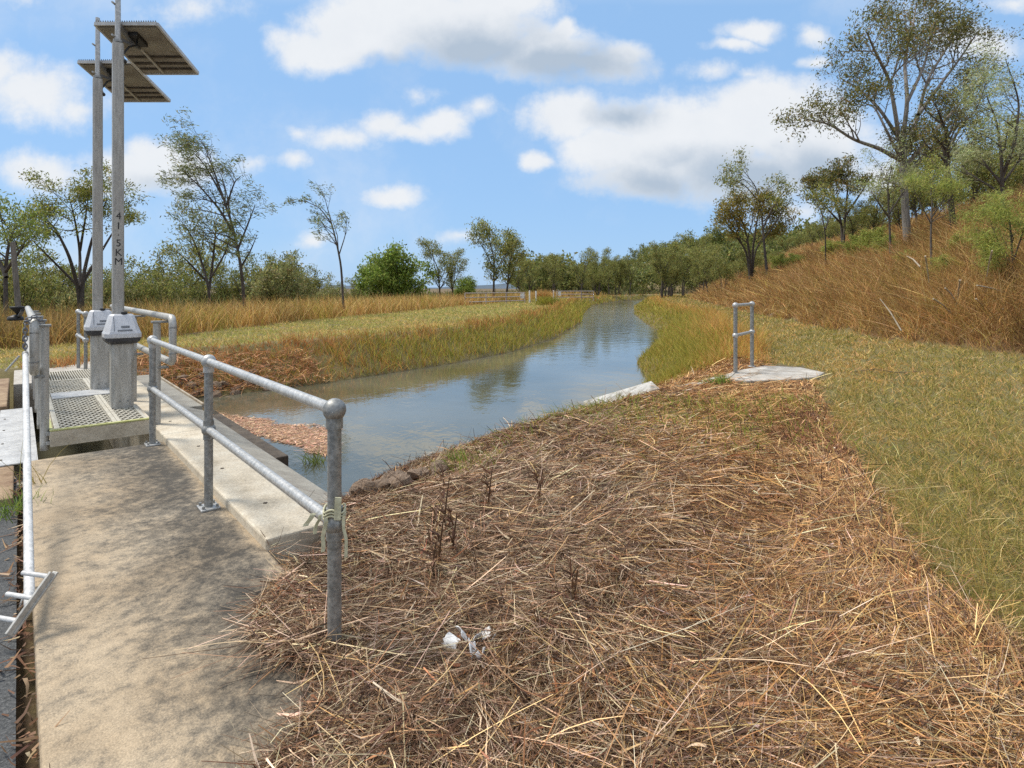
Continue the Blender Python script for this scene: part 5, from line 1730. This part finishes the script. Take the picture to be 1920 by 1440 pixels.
    # unseen broken cloud overhead and behind, added to whiten the ambient light
    nb = N(t, 'ShaderNodeTexNoise', Scale=2.6, Detail=8, Roughness=.6); L_(t, tc.outputs['Generated'], nb.inputs['Vector'])
    br = N(t, 'ShaderNodeMapRange'); br.interpolation_type = 'SMOOTHSTEP'; br.inputs[1].default_value = .38; br.inputs[2].default_value = .56; L_(t, nb.outputs[0], br.inputs[0])
    hi = N(t, 'ShaderNodeMapRange'); hi.inputs[1].default_value = .48; hi.inputs[2].default_value = .62; L_(t, cb, hi.inputs[0])
    bk_ = N(t, 'ShaderNodeMapRange'); bk_.inputs[1].default_value = .3; bk_.inputs[2].default_value = .1; L_(t, sp.outputs[1], bk_.inputs[0])
    oth = M2('MULTIPLY', br.outputs[0], M2('MAXIMUM', hi.outputs[0], bk_.outputs[0]))
    nv = N(t, 'ShaderNodeTexNoise', Scale=3.2, Detail=9, Roughness=.6); L_(t, PW, nv.inputs['Vector'])
    ve = N(t, 'ShaderNodeMapRange'); ve.interpolation_type = 'SMOOTHSTEP'; ve.inputs[1].default_value = .46; ve.inputs[2].default_value = .78; ve.inputs[4].default_value = .42; L_(t, nv.outputs[0], ve.inputs[0])
    alpha = M2('MAXIMUM', M2('MAXIMUM', m1, M2('MULTIPLY', ve.outputs[0], front.outputs[0])), oth)
    gv = blobs(GR)
    gm = N(t, 'ShaderNodeMapRange'); gm.interpolation_type = 'SMOOTHSTEP'; gm.inputs[1].default_value = -.1; gm.inputs[2].default_value = .9
    L_(t, M2('MULTIPLY_ADD', M2('SUBTRACT', nz2.outputs[0], .5), .9, gv), gm.inputs[0])
    nshade = N(t, 'ShaderNodeMapRange'); nshade.inputs[1].default_value = .3; nshade.inputs[2].default_value = .75; nshade.inputs[3].default_value = .12; nshade.inputs[4].default_value = 0; L_(t, nz2.outputs[0], nshade.inputs[0])
    gsum = M2('ADD', M2('MULTIPLY', gm.outputs[0], front.outputs[0]), nshade.outputs[0], clamp=True)
    k = CLOUD_GAIN
    ccol = mixc(t, gsum, (.97 * k, .985 * k, 1.0 * k), (.50 * k, .59 * k, .70 * k))
    skyc = mixc(t, .82, sky.outputs[0], (2.15, 3.75, 6.1))
    soft = M2('MULTIPLY', alpha, .93)
    L_(t, mixc(t, soft, skyc, ccol), bg.inputs['Color'])
    bg.inputs['Strength'].default_value = SKY_STRENGTH


CLOUD_GAIN, SKY_STRENGTH = 6.2, .107
build_world()

sun = bpy.data.lights.new('sun', 'SUN'); sun.energy = 2.75; sun.angle = math.radians(14); sun.color = (1.0, .93, .82)
so = bpy.data.objects.new('sun', sun); COL.objects.link(so)
sd = Vector((math.sin(AZ) * math.cos(EL), math.cos(AZ) * math.cos(EL), math.sin(EL)))
so.rotation_euler = sd.to_track_quat('Z', 'Y').to_euler(); so.location = (0, 0, 30)

cam = bpy.data.cameras.new('camera'); cam.sensor_width = 36; cam.lens = 36 * F / 1920
cam.shift_y = -(720 - HY) / 1920; cam.clip_end = 12000; cam.clip_start = .05
co_ = bpy.data.objects.new('camera', cam); COL.objects.link(co_)
co_.location = (0, 0, EYE); co_.rotation_euler = (PI / 2, 0, 0)
scene.camera = co_

scene.view_settings.view_transform = 'Standard'; scene.view_settings.look = 'None'
scene.view_settings.exposure = .5; scene.view_settings.gamma = 1.0; scene.view_settings.use_curve_mapping = False
scene.cycles.max_bounces = 6; scene.cycles.diffuse_bounces = 3; scene.cycles.glossy_bounces = 3; scene.cycles.transmission_bounces = 3; scene.cycles.transparent_max_bounces = 6
scene.cycles.use_denoising = False
scene.render.use_persistent_data = False
